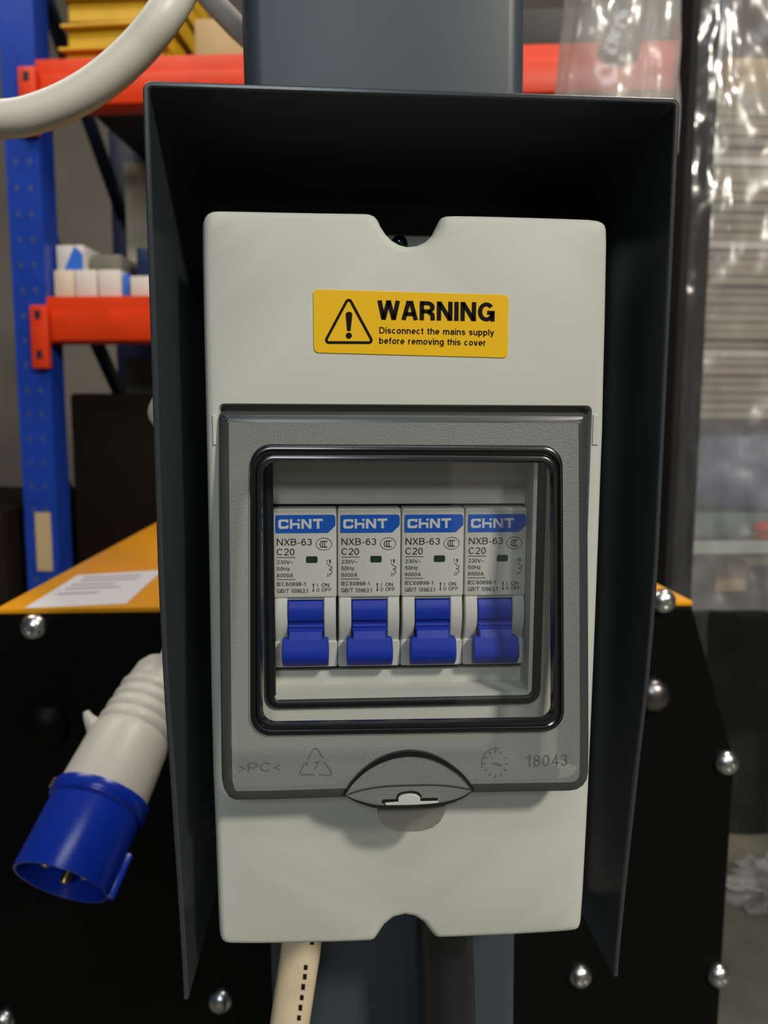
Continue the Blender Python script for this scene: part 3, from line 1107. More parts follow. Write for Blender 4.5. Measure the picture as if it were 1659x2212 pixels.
bt('NXB-63', 150, 555, 448, 526, 0.115)
bt('C20', 150, 355, 562, 640, 0.115)
bt('230V~', 152, 336, 698, 740)
bt('50Hz', 152, 300, 776, 818)
bt('6000A', 152, 338, 851, 894)
bt('IEC60898-1', 153, 487, 951, 995)
bt('GB/T 10963.1', 152, 512, 1028, 1075)
bt('ON', 668, 756, 962, 1005)
bt('O', 608, 642, 1020, 1060)
bt('OFF', 668, 783, 1018, 1059)
bt('I', 618, 624, 966, 1006)
bt('1', 722, 738, 690, 726)
bt('2', 728, 750, 850, 884)
for y in (665, 920):
    poly(bm, [BL(150, y - 3, Y2), BL(366, y - 3, Y2), BL(366, y + 3, Y2), BL(150, y + 3, Y2)])
stroke(bm, [BL(694 + 90 * math.cos(k * math.pi / 16), 510 + 70 * math.sin(k * math.pi / 16), Y2) for k in range(32)], 0.00014, closed=True)
for cx in (672, 698, 724):
    stroke(bm, [BL(cx + 3 + 26 * math.cos(a), 511 + 36 * math.sin(a), Y2) for a in [math.radians(70 + 22 * k) for k in range(11)]], 0.00022)
stroke(bm, [BL(573, 975, Y2), BL(573, 1050, Y2)], 0.00018)
poly(bm, [BL(562, 985, Y2), BL(573, 960, Y2), BL(585, 985, Y2)])
poly(bm, [BL(562, 1042, Y2), BL(573, 1066, Y2), BL(585, 1042, Y2)])
W2 = 0.00015
stroke(bm, [BL(*p, Y2) for p in ((765, 688), (765, 740))], W2)
for k in (697, 713):
    stroke(bm, [BL(752, k, Y2), BL(777, k, Y2)], W2)
stroke(bm, [BL(*p, Y2) for p in ((754, 688), (776, 722))], W2)
stroke(bm, [BL(*p, Y2) for p in ((730, 735), (768, 772), (788, 772), (788, 798), (758, 798), (758, 812))], W2)
stroke(bm, [BL(*p, Y2) for p in ((758, 812), (775, 812), (790, 830), (785, 848), (766, 852), (764, 882))], W2)
finish('printed_rating', bm, M['black_print'], brk, recalc=False, smooth=False)


def copy_tree(o, parent, off):
    c = o.copy()
    COL.objects.link(c)
    if parent is None:
        c.location = o.location + off
    else:
        c.parent = parent
        c.matrix_parent_inverse = o.matrix_parent_inverse.copy()
    for ch in list(o.children):
        copy_tree(ch, c, off)
    return c


for k in (1, 2, 3):
    cb_ = copy_tree(brk, None, Vector((PITCHX * k, 0, 0)))
    cb_['label'] = 'grey circuit breaker with blue toggle, ' + ('second in the row from the hanging power plug', 'third in the row from the hanging power plug', 'the one nearest the film wrapped post')[k - 1]

# ================================================================== CABLES
def cable(name, pts, r, m, label, cat='cable', flat=1.0, n=8):
    bm = bmesh.new()
    tube(bm, spline(pts, n), r, 20, flat)
    return tag(finish(name, bm, m, None, angle=60), label, cat)


yc = 0.10
cable('power_cable', [Vector((-0.72, 0.16, 0.02)), Vector((-0.71, 0.16, 0.30)), Vector((-0.68, 0.15, 0.62)), Vector((-0.60, 0.14, 0.95)), Vector((-0.47, 0.12, 1.21)), Vector((-0.32, 0.105, 1.368)), P(-200, 250, yc), P(0, 258, yc), P(100, 238, yc), P(200, 188, yc), P(290, 112, yc), P(358, 28, yc), P(405, -60, yc + .01), P(430, -180, yc + .015), P(440, -330, yc + .02), Vector((P(440, -330, yc + .02).x, yc + .02, 1.75)), Vector((P(440, -330, yc + .02).x - 0.005, yc + .02, 2.0)), Vector((P(440, -330, yc + .02).x - 0.010, yc + .02, 2.3))], 0.0066, M['white_cable'],
      'thick white power cable curving above the red rack beam')
yc = 0.22
cable('flexible_cord', [P(330, -230, yc), P(395, -90, yc), P(440, -20, yc), P(485, 30, yc), P(530, 75, yc), P(600, 130, yc), P(680, 160, yc), P(740, 200, yc)], 0.0058, M['carton_white'],
      'thin glossy white cord running down behind the slate post', 'cord')
# cream cable with dark print below the box
yc = 0.046
cream_pts = [P(656, 1960, yc), P(652, 2035, yc), P(641, 2110, yc), P(632, 2170, yc), P(624, 2230, yc), P(614, 2330, yc)]
crm = cable('cream_cable', cream_pts + [Vector((cream_pts[-1].x - 0.003 - 0.002 * k, yc, cream_pts[-1].z - 0.03 - 0.11 * k - 0.008 * k * k)) for k in range(7)], 0.0069, M['cream_cable'],
            'cream cable with a row of black print marks below the breaker box', flat=0.6)
for cx, cy, h in ((675, 2037, 9), (661, 2090, 12), (659, 2110, 13), (655.5, 2132, 14), (652.5, 2155, 12), (649.5, 2177, 14), (646.5, 2199, 12)):
    bm = bmesh.new()
    y_ = yc - 0.0041
    poly(bm, [P(cx - 4, cy - h / 2, y_), P(cx + 4, cy - h / 2 + 1, y_), P(cx + 3, cy + h / 2, y_), P(cx - 5, cy + h / 2 - 1, y_)])
    finish('print_mark', bm, M['black_print'], crm, recalc=False)
yc = 0.050
bl_pts = [P(958, 1960, yc), P(962, 2040, yc), P(966, 2120, yc), P(968, 2220, yc), P(966, 2350, yc)]
cable('black_cable', bl_pts + [Vector((bl_pts[-1].x, yc, bl_pts[-1].z - 0.06 - 0.11 * k - 0.006 * k * k)) for k in range(7)], 0.0098, M['black_cable'],
      'thick black cable hanging below the breaker box in front of the post')

# ================================================================== MACHINE
YM = 0.315
mzt = P(170, 1326, YM).z
ml, mr = P(-12, 1334, YM).x, P(1500, 1270, YM).x
mch = thing('machine', 'black machine cabinet with flat yellow top and domed bolts behind the post', 'machine', ((ml + mr) / 2, 0.62, 0))
wr = P(1589, 1645, YM)
dxr, zr = wr.x - mr, wr.z
MD = 0.62
sil = [(ml, mzt), (mr, mzt), (mr + dxr, zr), (mr + dxr, 0.04), (ml - dxr, 0.04), (ml - dxr, zr)]
bm = bmesh.new()
prism(bm, sil, [(0.0, YM + MD), (0.0, YM + 0.003), (0.0015, YM)], True, True)
finish('cabinet', bm, M['black_panel'], mch, smooth=False)
bm = bmesh.new()
tp = [PZ(-12, 1334, mzt), PZ(1500, 1270, mzt)]
box(bm, ((ml + mr) / 2, YM + MD / 2 + 0.001, mzt + 0.002), (mr - ml, MD, 0.004), bevel=0.0012)
top = finish('top_panel', bm, M['mach_yellow'], mch)
# white label on the yellow top
zl = mzt + 0.0042
bm = bmesh.new()
poly(bm, [PZ(52, 1314, zl), PZ(272, 1304, zl), PZ(352, 1231, zl), PZ(168, 1242, zl)])
lb = finish('paper_label', bm, M['paper'], top, recalc=False)
bm = bmesh.new()
A0, A1, A2 = PZ(52, 1314, zl + .0002), PZ(272, 1304, zl + .0002), PZ(168, 1242, zl + .0002)
for (u0, u1, v) in ((.12, .55, .35), (.12, .72, .50), (.12, .60, .62), (.15, .80, .76), (.12, .80, .88)):
    a = A0 + (A1 - A0) * u0 + (A2 - A0) * v
    b = A0 + (A1 - A0) * u1 + (A2 - A0) * v
    h = (A2 - A0) * 0.045
    poly(bm, [a, b, b + h, a + h])
finish('label_print', bm, M['grey_print'], lb, recalc=False)
for (bxp, byp, rp) in ((70, 1357, 31), (1436, 1301, 31), (1572, 1651, 29), (1555, 2112, 27), (1255, 2113, 28), (475, 2168, 26), (4, 2212, 24)):
    c_ = P(bxp, byp, YM - 0.003)
    r = 0.0092
    bm = bmesh.new()
    lathe(bm, [(r, 0.004), (r, 0.0022), (r * 0.97, 0.0010), (r * 0.90, -0.0005), (r * 0.76, -0.0020), (r * 0.55, -0.0033), (r * 0.36, -0.0039), (r * 0.34, -0.0034), (r * 0.30, -0.0020), (r * 0.05, -0.0018)], c_, (0, 1, 0), 28)
    finish('dome_bolt', bm, M['steel'], mch)
for (bxp, byp) in ((100, 1565), (1408, 1500)):
    c_ = P(bxp, byp, YM)
    bm = bmesh.new()
    k_ = 1.0 if bxp < 500 else 0.8
    lathe(bm, [(0.016 * k_, 0.001), (0.016 * k_, -0.002), (0.0145 * k_, -0.006), (0.010 * k_, -0.009), (0.005 * k_, -0.0105), (0.0005, -0.011)], c_, (0, 1, 0), 28)
    finish('black_boss', bm, M['black_panel'] if bxp < 500 else M['dark_chrome'], mch)

# ================================================================== PLUG
pt, pb = P(352, 1448, 0.258), P(131, 1908, 0.160)
ax = (pb - pt).normalized()
plug = thing('power_plug', 'white and blue industrial power plug hanging in front of the black machine', 'plug', tuple(pb))
Lp = (pb - pt).length
bm = bmesh.new()
# white body with ribbed neck
h_col = Lp * 0.645
prof = [(0.002, -0.004), (0.0125, -0.003), (0.0155, 0.002), (0.0168, 0.010), (0.0172, 0.013)]
h = 0.014
r = 0.0178
for k in range(4):
    prof += [(r, h), (r + 0.0010, h + 0.0018), (r + 0.0012, h + 0.0046), (r + 0.0002, h + 0.0066)]
    h += 0.0078
    r += 0.0008
prof += [(r + 0.0005, h), (r + 0.0016, h + 0.004), (0.0236, h_col - 0.012), (0.0240, h_col - 0.002), (0.0240, h_col + 0.004), (0.002, h_col + 0.004)]
lathe(bm, prof, pt, ax, 48)
hs = finish('handle', bm, M['plug_white'], plug, angle=40)
# side lug
side = ax.cross(Vector((0, 1, 0))).normalized()
if side.x > 0:
    side = -side
l0 = P(192, 1560, 0.228)
bm = bmesh.new()
e1 = pt + ax * 0.047 + side * 0.0205
tube(bm, [e1 - side * 0.006, e1 + side * 0.0015, e1 + side * 0.0065 - ax * 0.004, e1 + side * 0.0085 - ax * 0.0062], [0.0062, 0.005, 0.0027, 0.0020], 12)
finish('release_lug', bm, M['plug_white'], plug)
bm = bmesh.new()
lathe(bm, [(0.0235, h_col - 0.001), (0.0260, h_col), (0.0264, h_col + 0.0018), (0.0264, h_col + 0.0062), (0.0256, h_col + 0.0074), (0.0246, h_col + 0.008), (0.0246, Lp - 0.001), (0.0243, Lp), (0.0230, Lp), (0.0226, Lp - 0.002), (0.0226, Lp - 0.032), (0.001, Lp - 0.032)], pt, ax, 56, close=False)
sh = finish('shroud', bm, M['plug_blue'], plug, angle=40)
# key rib on the shroud
bm = bmesh.new()
kdir = (-side * 0.96 + Vector((0, -0.10, -0.1))).normalized()
kdir = (kdir - ax * kdir.dot(ax)).normalized()
kc = pt + ax * (Lp - 0.011) + kdir * 0.0252
rot = Matrix((kdir, ax.cross(kdir), ax)).transposed()
box(bm, (0, 0, 0), (0.0045, 0.0065, 0.022), bevel=0.0008)
bmesh.ops.rotate(bm, cent=(0, 0, 0), matrix=rot, verts=bm.verts)
bmesh.ops.translate(bm, vec=kc, verts=bm.verts)
finish('key_rib', bm, M['plug_blue'], sh)
front = Vector((0, -1, 0)) - ax * Vector((0, -1, 0)).dot(ax)
front.normalize()
sd = ax.cross(front).normalized()
for ang, rad in ((90, 0.0115), (210, 0.0115), (330, 0.0115)):
    a = math.radians(ang)
    c_ = pt + (front * math.sin(a) + sd * math.cos(a)) * -rad
    bm = bmesh.new()
    lathe(bm, [(0.0026, Lp - 0.033), (0.0026, Lp - 0.006), (0.0018, Lp - 0.0035), (0.0003, Lp - 0.003)], c_, ax, 16)
    finish('contact_pin', bm, M['brass'], plug)
bm = bmesh.new()
c_ = pt + ax * (h_col - 0.001) + side * 0.0262 - front * 0.002
lathe(bm, [(0.0021, -0.004), (0.0021, 0.001), (0.0008, 0.0018)], c_, -ax, 14)
finish('cover_screw', bm, M['brass'], plug)
# its own cable up behind the hood
bm = bmesh.new()
tube(bm, spline([pt + ax * 0.004, pt - ax * 0.03, P(430, 1250, 0.25), P(420, 1080, 0.25), P(372, 935, 0.24), P(345, 885, 0.24), P(420, 800, 0.22), P(520, 765, 0.17), Vector((-0.0512, 0.135, P(520, 765, 0.17).z + 0.002))], 8), 0.0062, 16)
finish('plug_cable', bm, M['plug_white'], plug, angle=60)

# ================================================================== PALLET RACK
YRK = 1.72
uc = P(62, 600, YRK)
rack = thing('pallet_rack', 'blue and red steel pallet rack behind the machine', 'rack', (uc.x, YRK, 0))
ROT = math.radians(-7.5)
rp = lambda x, y, z: Vector((uc.x, YRK, 0)) + Matrix.Rotation(ROT, 3, 'Z') @ Vector((x, y, z))
RZ = Matrix.Rotation(ROT, 3, 'Z')


def rbox(name, c, s, m, parent, tilt=None, bevel=0.002):
    bm = bmesh.new()
    box(bm, (0, 0, 0), s, tilt, bevel)
    bmesh.ops.rotate(bm, cent=(0, 0, 0), matrix=RZ, verts=bm.verts)
    bmesh.ops.translate(bm, vec=rp(*c), verts=bm.verts)
    return finish(name, bm, m, parent)


UW = 0.085
RLEN = 1.575
RDEP = 0.62


def upright(x0):
    bm = bmesh.new()
    # open C profile
    prof2 = [(-UW / 2, 0), (UW / 2, 0), (UW / 2, 0.07), (UW / 2 - 0.012, 0.07), (UW / 2 - 0.012, 0.067), (UW / 2 - 0.003, 0.067), (UW / 2 - 0.003, 0.003),
             (-UW / 2 + 0.003, 0.003), (-UW / 2 + 0.003, 0.067), (-UW / 2 + 0.012, 0.067), (-UW / 2 + 0.012, 0.07), (-UW / 2, 0.07)]
    a = loop(bm, [rp(x0 + x, y, 0) for x, y in prof2])
    b = loop(bm, [rp(x0 + x, y, 2.75) for x, y in prof2])
    bridge(bm, a, b)
    bm.faces.new(a)
    bm.faces.new(b)
    u = finish('upright', bm, M['rack_blue'], rack, smooth=False)
    for k in range(22):
        zz = 0.72 + k * 0.06
        for sx in (-0.017, 0.017):
            bm = bmesh.new()
            pts3 = [rp(x0 + sx + 0.007 * math.cos(t) * (1 if math.sin(t) > 0 else 0.6), -0.0008, zz + 0.009 * math.sin(t)) for t in [math.radians(30 * q_) for q_ in range(12)]]
            poly(bm, pts3)
            finish('slot', bm, M['slot_light'], u, recalc=False)
    return u


up1 = upright(0.0)
upright(RLEN)
zb1t, zb1b = P(110, 133, YRK).z, P(110, 240, YRK).z
zb2t, zb2b = P(130, 642, YRK).z, P(130, 742, YRK).z
for i, (zt_, zb_) in enumerate(((zb1t, zb1b), (zb2t, zb2b), (zb2t - 0.72, zb2b - 0.72))):
    h = zt_ - zb_
    beam = rbox('beam', (RLEN / 2, 0.020, (zt_ + zb_) / 2), (RLEN - UW, 0.045, h), M['rack_red'], rack)
    rbox('beam_step', (RLEN / 2, -0.006, zt_ - 0.35 * h - 0.30 * h), (RLEN - UW - 0.03, 0.012, h * 0.62), M['rack_red'], beam)
    for x0 in (UW / 2 - 0.012, RLEN - UW / 2 + 0.012):
        br = rbox('end_bracket', (x0, -0.0135, (zt_ + zb_) / 2 - 0.043), (0.042, 0.02, h + 0.040), M['rack_red'], rack, bevel=0.004)
        for dz in (0.055, -0.04):
            rbox('bracket_hole_shade', (x0, -0.0240, (zt_ + zb_) / 2 - 0.045 + dz), (0.014, 0.002, 0.020), M['hole_shade'], br, bevel=0)
    rbox('rear_beam', (RLEN / 2, RDEP - 0.02, (zt_ + zb_) / 2), (RLEN - UW, 0.045, h), M['navy_and_shade'], rack)  # darkened from rack red, rear shade put into the colour
for x0 in (0.0, RLEN):
    rbox('rear_upright', (x0, RDEP, 1.375), (UW, 0.06, 2.75), M['navy_and_shade'], rack)  # darkened from rack blue, rear shade put into the colour
    for k in range(4):
        t = Matrix.Rotation(math.radians(-44), 3, 'X')
        rbox('side_brace', (x0, RDEP / 2 + 0.02, 0.30 + 0.63 * k), (0.03, 0.70, 0.032), M['navy_and_shade'], rack, tilt=t)
rbox('shelf_panel', (RLEN / 2, RDEP / 2, zb1t - 0.012), (RLEN - 0.12, RDEP - 0.09, 0.018), M['grey_dark'], rack)
rbox('shelf_panel', (RLEN / 2, RDEP / 2, zb2t - 0.012), (RLEN - 0.12, RDEP - 0.09, 0.018), M['grey_dark'], rack)
# cream card tag on the upright
tg_ = [P(72, 1108, YRK - .004), P(107, 1104, YRK - .008), P(119, 1232, YRK - .008), P(84, 1238, YRK - .004)]
bm = bmesh.new()
cz = sum((p.z for p in tg_)) / 4
box(bm, (0, 0, 0), (0.040, 0.002, 0.150))
bmesh.ops.rotate(bm, cent=(0, 0, 0), matrix=RZ, verts=bm.verts)
bmesh.ops.translate(bm, vec=rp(P(96, 1170, YRK).x - uc.x, -0.002, cz), verts=bm.verts)
finish('card_tag', bm, M['carton'], up1)


# ---- goods on the rack
def rack_thing(name, c, s, m, label, cat, group=None, bevel=0.004, rotz=0.0):
    bm = bmesh.new()
    box(bm, (0, 0, 0), s, None, bevel)
    bmesh.ops.rotate(bm, cent=(0, 0, 0), matrix=Matrix.Rotation(ROT + rotz, 3, 'Z'), verts=bm.verts)
    o = finish(name, bm, m)
    o.location = rp(*c)
    return tag(o, label, cat, group)


# yellow folded trays stacked on the upper beam
z = zb1t + 0.0012
tray_top = None
for k in range(5):
    hgt = (0.042, 0.055, 0.062, 0.050, 0.06)[k]
    x0 = (0.075, 0.085, 0.080, 0.070, 0.055)[k] + P(125, 60, YRK).x - uc.x - 0.07
    L_ = (0.25, 0.24, 0.25, 0.27, 0.28)[k]
    bm = bmesh.new()
    cpt = rp(x0 + L_ / 2, 0.26, z)
    w_, d_, t_ = L_, 0.44, 0.004
    box(bm, (0, 0, t_ / 2), (w_, d_, t_))
    box(bm, (0, -d_ / 2 + t_ / 2, hgt * 0.42), (w_, t_, hgt * 0.84))
    box(bm, (0, d_ / 2 - t_ / 2, hgt * 0.42), (w_, t_, hgt * 0.84))
    box(bm, (-w_ / 2 + t_ / 2, 0, hgt * 0.42), (t_, d_, hgt * 0.84))
    box(bm, (w_ / 2 - t_ / 2, 0, hgt * 0.42), (t_, d_, hgt * 0.84))
    box(bm, (0, -d_ / 2 - 0.008, hgt * 0.80), (w_ + 0.016, 0.02, 0.006))
    bmesh.ops.rotate(bm, cent=(0, 0, 0), matrix=Matrix.Rotation(ROT + random.uniform(-.05, .05), 3, 'Z'), verts=bm.verts)
    o = finish('yellow_tray', bm, M['tray_yellow'], smooth=False)
    o.location = cpt
    tag(o, ['bottom yellow sheet metal tray of the stack, lying on the upper red beam', 'second yellow tray up from the red beam', 'third yellow tray up from the red beam, mid stack',
            'fourth yellow tray up from the red beam', 'topmost yellow tray of the stack on the rack'][k], 'tray', 'yellow trays stacked on the rack')
    z += hgt + 0.0005
rack_thing('cardboard_box', (0.575, 0.28, zb1t + 0.066), (0.36, 0.36, 0.13), M['carton'], 'plain cardboard box on the upper red beam beside the yellow trays', 'box')
rack_thing('wooden_block', (1.22, 0.25, zb1t + 0.0115), (0.34, 0.4, 0.020), M['carton'], 'thin wooden board on the upper red beam beside the slate post', 'board')
rack_thing('dark_case', (1.22, 0.25, zb1t + 0.0225 + 0.04), (0.34, 0.4, 0.08), M['grey_dark'], 'dark case lying on a wooden board on the rack', 'case')
# cartons on the lower beam
for (xa, xb, m_, lab) in ((105, 151, 'carton_pale', 0), (154, 203, 'carton_white', 1), (207, 258, 'carton_white', 2)):
    a, b = P(xa, 610, YRK), P(xb, 610, YRK)
    w_ = b.x - a.x
    h_ = 0.068
    lab_ = ['small beige carton on the lower red beam beside the blue upright', 'small white carton between the beige carton and another white one', 'small white carton beside the narrow blue carton'][lab]
    rack_thing('carton', ((a.x + b.x) / 2 - uc.x, 0.12, zb2t + 0.0012 + h_ / 2), (w_, 0.18, h_), M[m_], lab_, 'carton', 'cartons on the lower beam' if lab else None)
a, b = P(261, 610, YRK), P(273, 610, YRK)
rack_thing('blue_carton', ((a.x + b.x) / 2 - uc.x, 0.12, zb2t + 0.0312), (b.x - a.x, 0.17, 0.060), M['carton_blue'], 'narrow blue carton standing beside the white cartons', 'carton')
a = P(279, 610, YRK)
rack_thing('carton', (a.x + 0.04 - uc.x, 0.12, zb2t + 0.0272), (0.08, 0.18, 0.052), M['carton_white'], 'white carton under a navy one beside the hood', 'carton')
rack_thing('navy_carton', (a.x + 0.045 - uc.x, 0.13, zb2t + 0.0540 + 0.036), (0.07, 0.16, 0.072), M['navy_and_shade'], 'navy carton on top of a white carton', 'carton')
# white box with a blue triangle printed on its face
a, b = P(105, 560, YRK), P(168, 560, YRK)
cb = thing('printed_box', 'white box with a blue triangle on top of the cartons', 'box', rp((a.x + b.x) / 2 - uc.x, 0.12, zb2t + 0.0700))
w_ = b.x - a.x
bm = bmesh.new()
box(bm, (0, 0, 0), (w_, 0.15, 0.062), None, 0.002)
bmesh.ops.rotate(bm, cent=(0, 0, 0), matrix=RZ, verts=bm.verts)
bmesh.ops.translate(bm, vec=rp((a.x + b.x) / 2 - uc.x, 0.12, zb2t + 0.0700 + 0.031), verts=bm.verts)
finish('carton_body', bm, M['carton_white'], cb)
bm = bmesh.new()
c0 = (a.x + b.x) / 2 - uc.x
zz = zb2t + 0.0700
poly(bm, [rp(c0 - w_ * 0.22, 0.0435, zz + 0.002), rp(c0 + w_ * 0.48, 0.0435, zz + 0.002), rp(c0 + w_ * 0.48, 0.0435, zz + 0.040), rp(c0 + w_ * 0.18, 0.0435, zz + 0.060)])
finish('blue_triangle', bm, M['carton_blue'], cb, recalc=False)
rack_thing('grey_bundle', (P(202, 560, YRK).x - uc.x + 0.01, 0.14, zb2t + 0.0700 + 0.022), (0.085, 0.16, 0.043), M['grey_sheet'], 'grey bundle lying on the white cartons', 'bundle', bevel=0.010)
# upright boards and dark goods standing behind
rack_thing('grey_board', (0.130, 0.50, zb2t + 0.24), (0.17, 0.02, 0.48), M['board_olive'], 'tall grey board standing at the back of the lower shelf', 'board')
rack_thing('dark_board', (0.285, 0.44, zb2t + 0.24), (0.13, 0.03, 0.48), M['grey_dark'], 'tall dark board beside the grey board on the shelf', 'board')
rack_thing('black_case', (0.56, 0.40, zb2t + 0.22), (0.40, 0.24, 0.44), M['dark_crate'], 'large black case at the back of the lower shelf', 'case')
rack_thing('brown_bag', (0.27, 0.31, zb2t + 0.075), (0.15, 0.16, 0.15), M['brown_dark'], 'dark brown bag slumped behind the small cartons', 'bag', bevel=0.05)
# goods under the lower beam
zlow = zb2t - 0.72
rack_thing('brown_crate', (0.50, 0.315, zlow + 0.246), (0.92, 0.44, 0.49), M['brown_dark'], 'dark brown crate on the bottom beam of the rack', 'crate', bevel=0.01)
rack_thing('beige_carton', (0.16, 0.40, zlow + 0.492 + 0.055), (0.12, 0.18, 0.11), M['grey_sheet'], 'dull beige carton on the dark brown crate', 'carton')
rack_thing('grey_carton', (0.34, 0.40, zlow + 0.492 + 0.055), (0.12, 0.18, 0.11), M['grey_dark'], 'dark grey carton on the dark brown crate', 'carton')
# added dark box left of the upright, standing for the darkened lower wall
rack_thing('dark_wall_foot_box', (-0.48, 0.35, 0.54), (0.76, 0.7, 1.08), M['brown_dark'], 'added dark brown box standing in for the darkened lower wall beside the blue upright', 'crate', bevel=0.01)

# ================================================================== RIGHT SIDE: wrapped post and goods
YD = 0.95
pl_, pr_ = P(1468, 600, YD), P(1531, 600, YD)
dp = thing('black_post', 'black square post wrapped in clear stretch film', 'post', ((pl_.x + pr_.x) / 2, YD + 0.02, 0))
box_obj('post_tube', ((pl_.x + pr_.x) / 2, YD + 0.02, 1.25), (pr_.x - pl_.x, 0.04, 2.5), M['steel_black'], dp, bevel=0.004)


def film(bm, x0, x1, z0, z1, y, nx, nz, amp, fx, fz, seed, lean=0.0):
    g = []
    for j in range(nz + 1):
        row = []
        for i in range(nx + 1):
            u, v = i / nx, j / nz
            x = x0 + (x1 - x0) * u
            z = z0 + (z1 - z0) * v
            d = noise.noise(Vector((x * fx + seed, z * fz, seed))) * amp + noise.noise(Vector((x * fx * 3.1, z * fz * 3.3 + seed, 2.0))) * amp * 0.4
            row.append(bm.verts.new((x + lean * v + 0.3 * d, y + d, z)))
        g.append(row)
    for j in range(nz):
        for i in range(nx):
            bm.faces.new((g[j][i], g[j][i + 1], g[j + 1][i + 1], g[j + 1][i]))


bm = bmesh.new()
film(bm, pl_.x + 0.004, pr_.x + 0.02, 0.55, 2.2, YD - 0.018, 12, 90, 0.010, 22, 6, 3.1)
finish('film_wrap', bm, M['film_thin'], dp, recalc=False, angle=80)

# bag hanging above the hood
YG = 0.80
bm = bmesh.new()
xa, xb = P(1183, 100, YG).x, P(1466, 100, YG).x
za, zb = P(1300, 330, YG).z, P(1300, -260, YG).z
prev = None
NB = 40
first = None
for j in range(31):
    v = j / 30
    z = za + (zb - za) * v
    sw = 1.0 - 0.30 * v ** 1.2
    row = []
    for i in range(NB):
        a = 2 * math.pi * i / NB
        rx = (xb - xa) / 2 * sw
        ry = 0.055 * sw
        d = noise.noise(Vector((math.cos(a) * 2.2, math.sin(a) * 2.2, z * 5))) * 0.16 + noise.noise(Vector((math.cos(a) * 6, math.sin(a) * 6, z * 9))) * 0.09
        row.append(bm.verts.new(((xa + xb) / 2 + 0.02 * v + rx * math.cos(a) * (1 + d), YG + ry * math.sin(a) * (1 + 2 * d), z)))
    if prev:
        bridge(bm, prev, row)
    else:
        bm.faces.new(row)
    prev = row
tag(finish('plastic_bag', bm, M['bag'], recalc=False, angle=80), 'crumpled clear plastic bag hanging above the hood in front of the red beam', 'bag')
bm = bmesh.new()
xm = (xa + xb) / 2
tube(bm, spline([Vector((xm + 0.005, YG, P(1300, 130, YG).z)), Vector((xm + 0.012, YG, P(1300, 60, YG).z)), Vector((xm + 0.02, YG, P(1300, -100, YG).z)), Vector((xm + 0.02, YG, P(1300, -230, YG).z))], 6), [0.012] + [0.026] * 18, 14)
tag(finish('brown_roll', bm, M['roll_brown']), 'grey brown roll inside the clear plastic bag', 'roll')

# film curtain and the load behind it
YL2 = 1.10
xs0 = P(1538, 400, YL2).x
zb_ = P(1590, 905, YL2).z
zt_ = P(1590, 170, YL2).z
shelf_z = P(1590, 1165, YL2).z
tb_ = thing('side_table', 'dark table with a pale green edge behind the film wrapped post', 'table', (xs0 + 0.4, YL2 + 0.18, 0))
TD = 0.36
box_obj('table_top', (xs0 + 0.40, YL2 + TD / 2, shelf_z - 0.018), (0.86, TD, 0.030), M['grey_dark'], tb_)
box_obj('pale_edge', (xs0 + 0.40, YL2 - 0.004, shelf_z - 0.014), (0.86, 0.006, 0.022), M['pale_edge'], tb_)
for sx in (0.0, 0.79):
    for sy in (0.03, TD - 0.03):
        box_obj('leg', (xs0 + sx, YL2 + sy, (shelf_z - 0.033) / 2), (0.03, 0.03, shelf_z - 0.033), M['steel_black'], tb_)
# tray and sack on the table
o = box_obj('flat_tray', (xs0 + 0.32, YL2 + 0.185, shelf_z - 0.0028 + 0.022), (0.62, 0.30, 0.044), M['teal'], bevel=0.006)
tag(o, 'grey green tray on the table behind the film', 'tray')
zs = shelf_z - 0.0028 + 0.0442
bm = bmesh.new()
bmesh.ops.create_icosphere(bm, subdivisions=4, radius=1.0)
hs_ = (zb_ - zs)
for v in bm.verts:
    n_ = v.co.normalized()
    k = 1.0 / max(abs(n_.x), abs(n_.y), abs(n_.z)) ** 0.62
    d = 1 + 0.08 * noise.noise(n_ * 2.2) + 0.05 * noise.noise(n_ * 5.5)
    v.co = Vector((n_.x * 0.17 * k * d, n_.y * 0.11 * k * d, max(-hs_ / 2, min(hs_ / 2, n_.z * hs_ / 2 * k * 1.15))))
o = finish('blue_sack', bm, M['sack'], angle=80)
o.location = (xs0 + 0.19, YL2 + 0.18, zs + hs_ / 2)
tag(o, 'blue grey woven sack under the stack of cardboard sheets', 'sack')
# flat cardboard sheets stacked on the sack
nsh = 36
pitch = (zt_ - zb_) / nsh
for k in range(nsh):
    bm = bmesh.new()
    jx, jy = random.uniform(-0.010, 0.010), random.uniform(-0.012, 0.006)
    box(bm, (0, 0, 0), (0.42 + random.uniform(-.01, .01), 0.26, pitch * 0.80))
    o = finish('cardboard_sheet', bm, M['carton_white'] if k in (7, 19, 28) else M['sheet_b'], smooth=False)
    o.location = (xs0 + 0.222 + jx, YL2 + 0.17 + jy, zb_ + pitch * (k + 0.5))
    tag(o, 'flat whitish cardboard sheet in the tall stack behind the film' if k in (7, 19, 28) else 'flat tan cardboard sheet in the tall stack behind the film', 'cardboard sheet', 'cardboard sheets stacked behind the film')
o = box_obj('yellow_carton', (xs0 + 0.22, YL2 + 0.17, zt_ + 0.030), (0.36, 0.24, 0.058), M['carton'], bevel=0.003)
tag(o, 'tan carton on top of the cardboard sheets', 'carton')
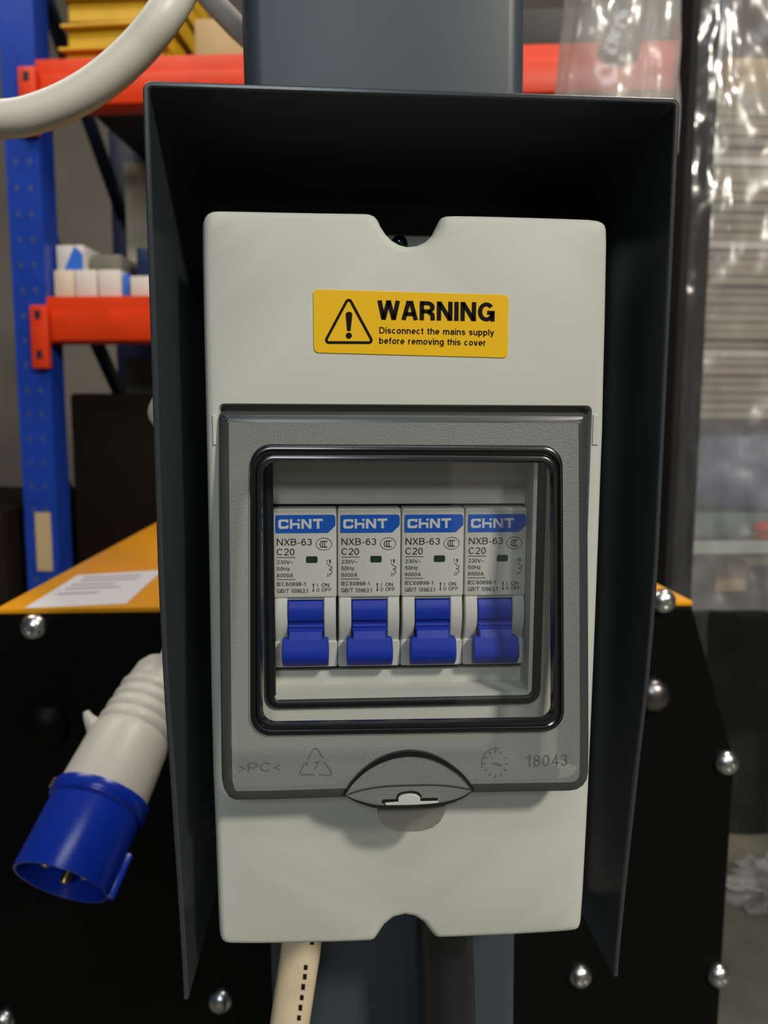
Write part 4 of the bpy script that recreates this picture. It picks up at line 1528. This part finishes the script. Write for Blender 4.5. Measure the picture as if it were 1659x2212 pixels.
# red object and carton near the table
bm = bmesh.new()
rc = P(1668, 1148, YL2 + 0.01)
lathe(bm, [(0.010, 0), (0.026, 0.002), (0.028, 0.020), (0.022, 0.028), (0.010, 0.031)], (rc.x, YL2 + 0.02, shelf_z - 0.003), (0, 0, 1), 24)
tag(finish('red_cap', bm, M['red_item']), 'round red cap on the table edge by the sack', 'cap')
zc_ = P(1570, 1278, YL2 + 0.08).z
cx_ = P(1567, 1240, YL2 + 0.08).x
h_ = P(1570, 1212, YL2 + 0.08).z - zc_
o = box_obj('brown_carton', (cx_ + 0.012, YL2 + 0.14, zc_ + h_ / 2), (0.062, 0.12, h_), M['carton'], bevel=0.002)
tag(o, 'small brown carton on the lower shelf of the table', 'carton')
box_obj('lower_shelf', (xs0 + 0.40, YL2 + TD / 2, zc_ - 0.0105), (0.84, TD - 0.02, 0.018), M['grey_dark'], tb_)
bm = bmesh.new()
bmesh.ops.create_cube(bm, size=1.0)
bmesh.ops.subdivide_edges(bm, edges=bm.edges[:], cuts=22, use_grid_fill=True)
for v in bm.verts:
    q = Vector((v.co.x * 0.95, v.co.y * 0.72, (v.co.z + 0.5) * 0.72))
    d = 0.030 * noise.noise(q * 5) + 0.018 * noise.noise(q * 13)
    n_ = Vector((v.co.x, v.co.y, v.co.z)).normalized()
    q += n_ * d
    q.z = max(0.0, q.z)
    v.co = q
o = finish('covered_load', bm, M['tarp'], angle=70)
o.location = (1.42, 2.34, 0.001)
tag(o, 'dark load covered with a crumpled tarpaulin on the floor beyond the table', 'covered load')
# film curtain hanging over the load
bm = bmesh.new()
cx0 = P(1520, 600, 1.03).x
film(bm, cx0, cx0 + 0.34, 0.98, 2.05, 1.03, 60, 160, 0.022, 9, 5, 9.7)
tag(finish('film_curtain', bm, M['film'], recalc=False, angle=80), 'wrinkled clear plastic film hanging over the stacked load', 'plastic film')
# heap of crumpled film on the floor
bm = bmesh.new()
hp = PZ(1650, 1935, 0.0)
bmesh.ops.create_icosphere(bm, subdivisions=5, radius=1.0)
for v in bm.verts:
    n_ = v.co.normalized()
    d = 1 + 0.45 * noise.noise(n_ * 2.6) + 0.3 * noise.noise(n_ * 7) + 0.12 * noise.noise(n_ * 17)
    v.co = Vector((n_.x * 0.17 * d, n_.y * 0.13 * d, max(0.001, n_.z * 0.045 * d + 0.022)))
o = finish('crumpled_film', bm, M['film'], angle=80)
o.location = (hp.x + 0.10, hp.y - 0.02, 0)
tag(o, 'crumpled heap of clear film on the concrete floor', 'plastic film')
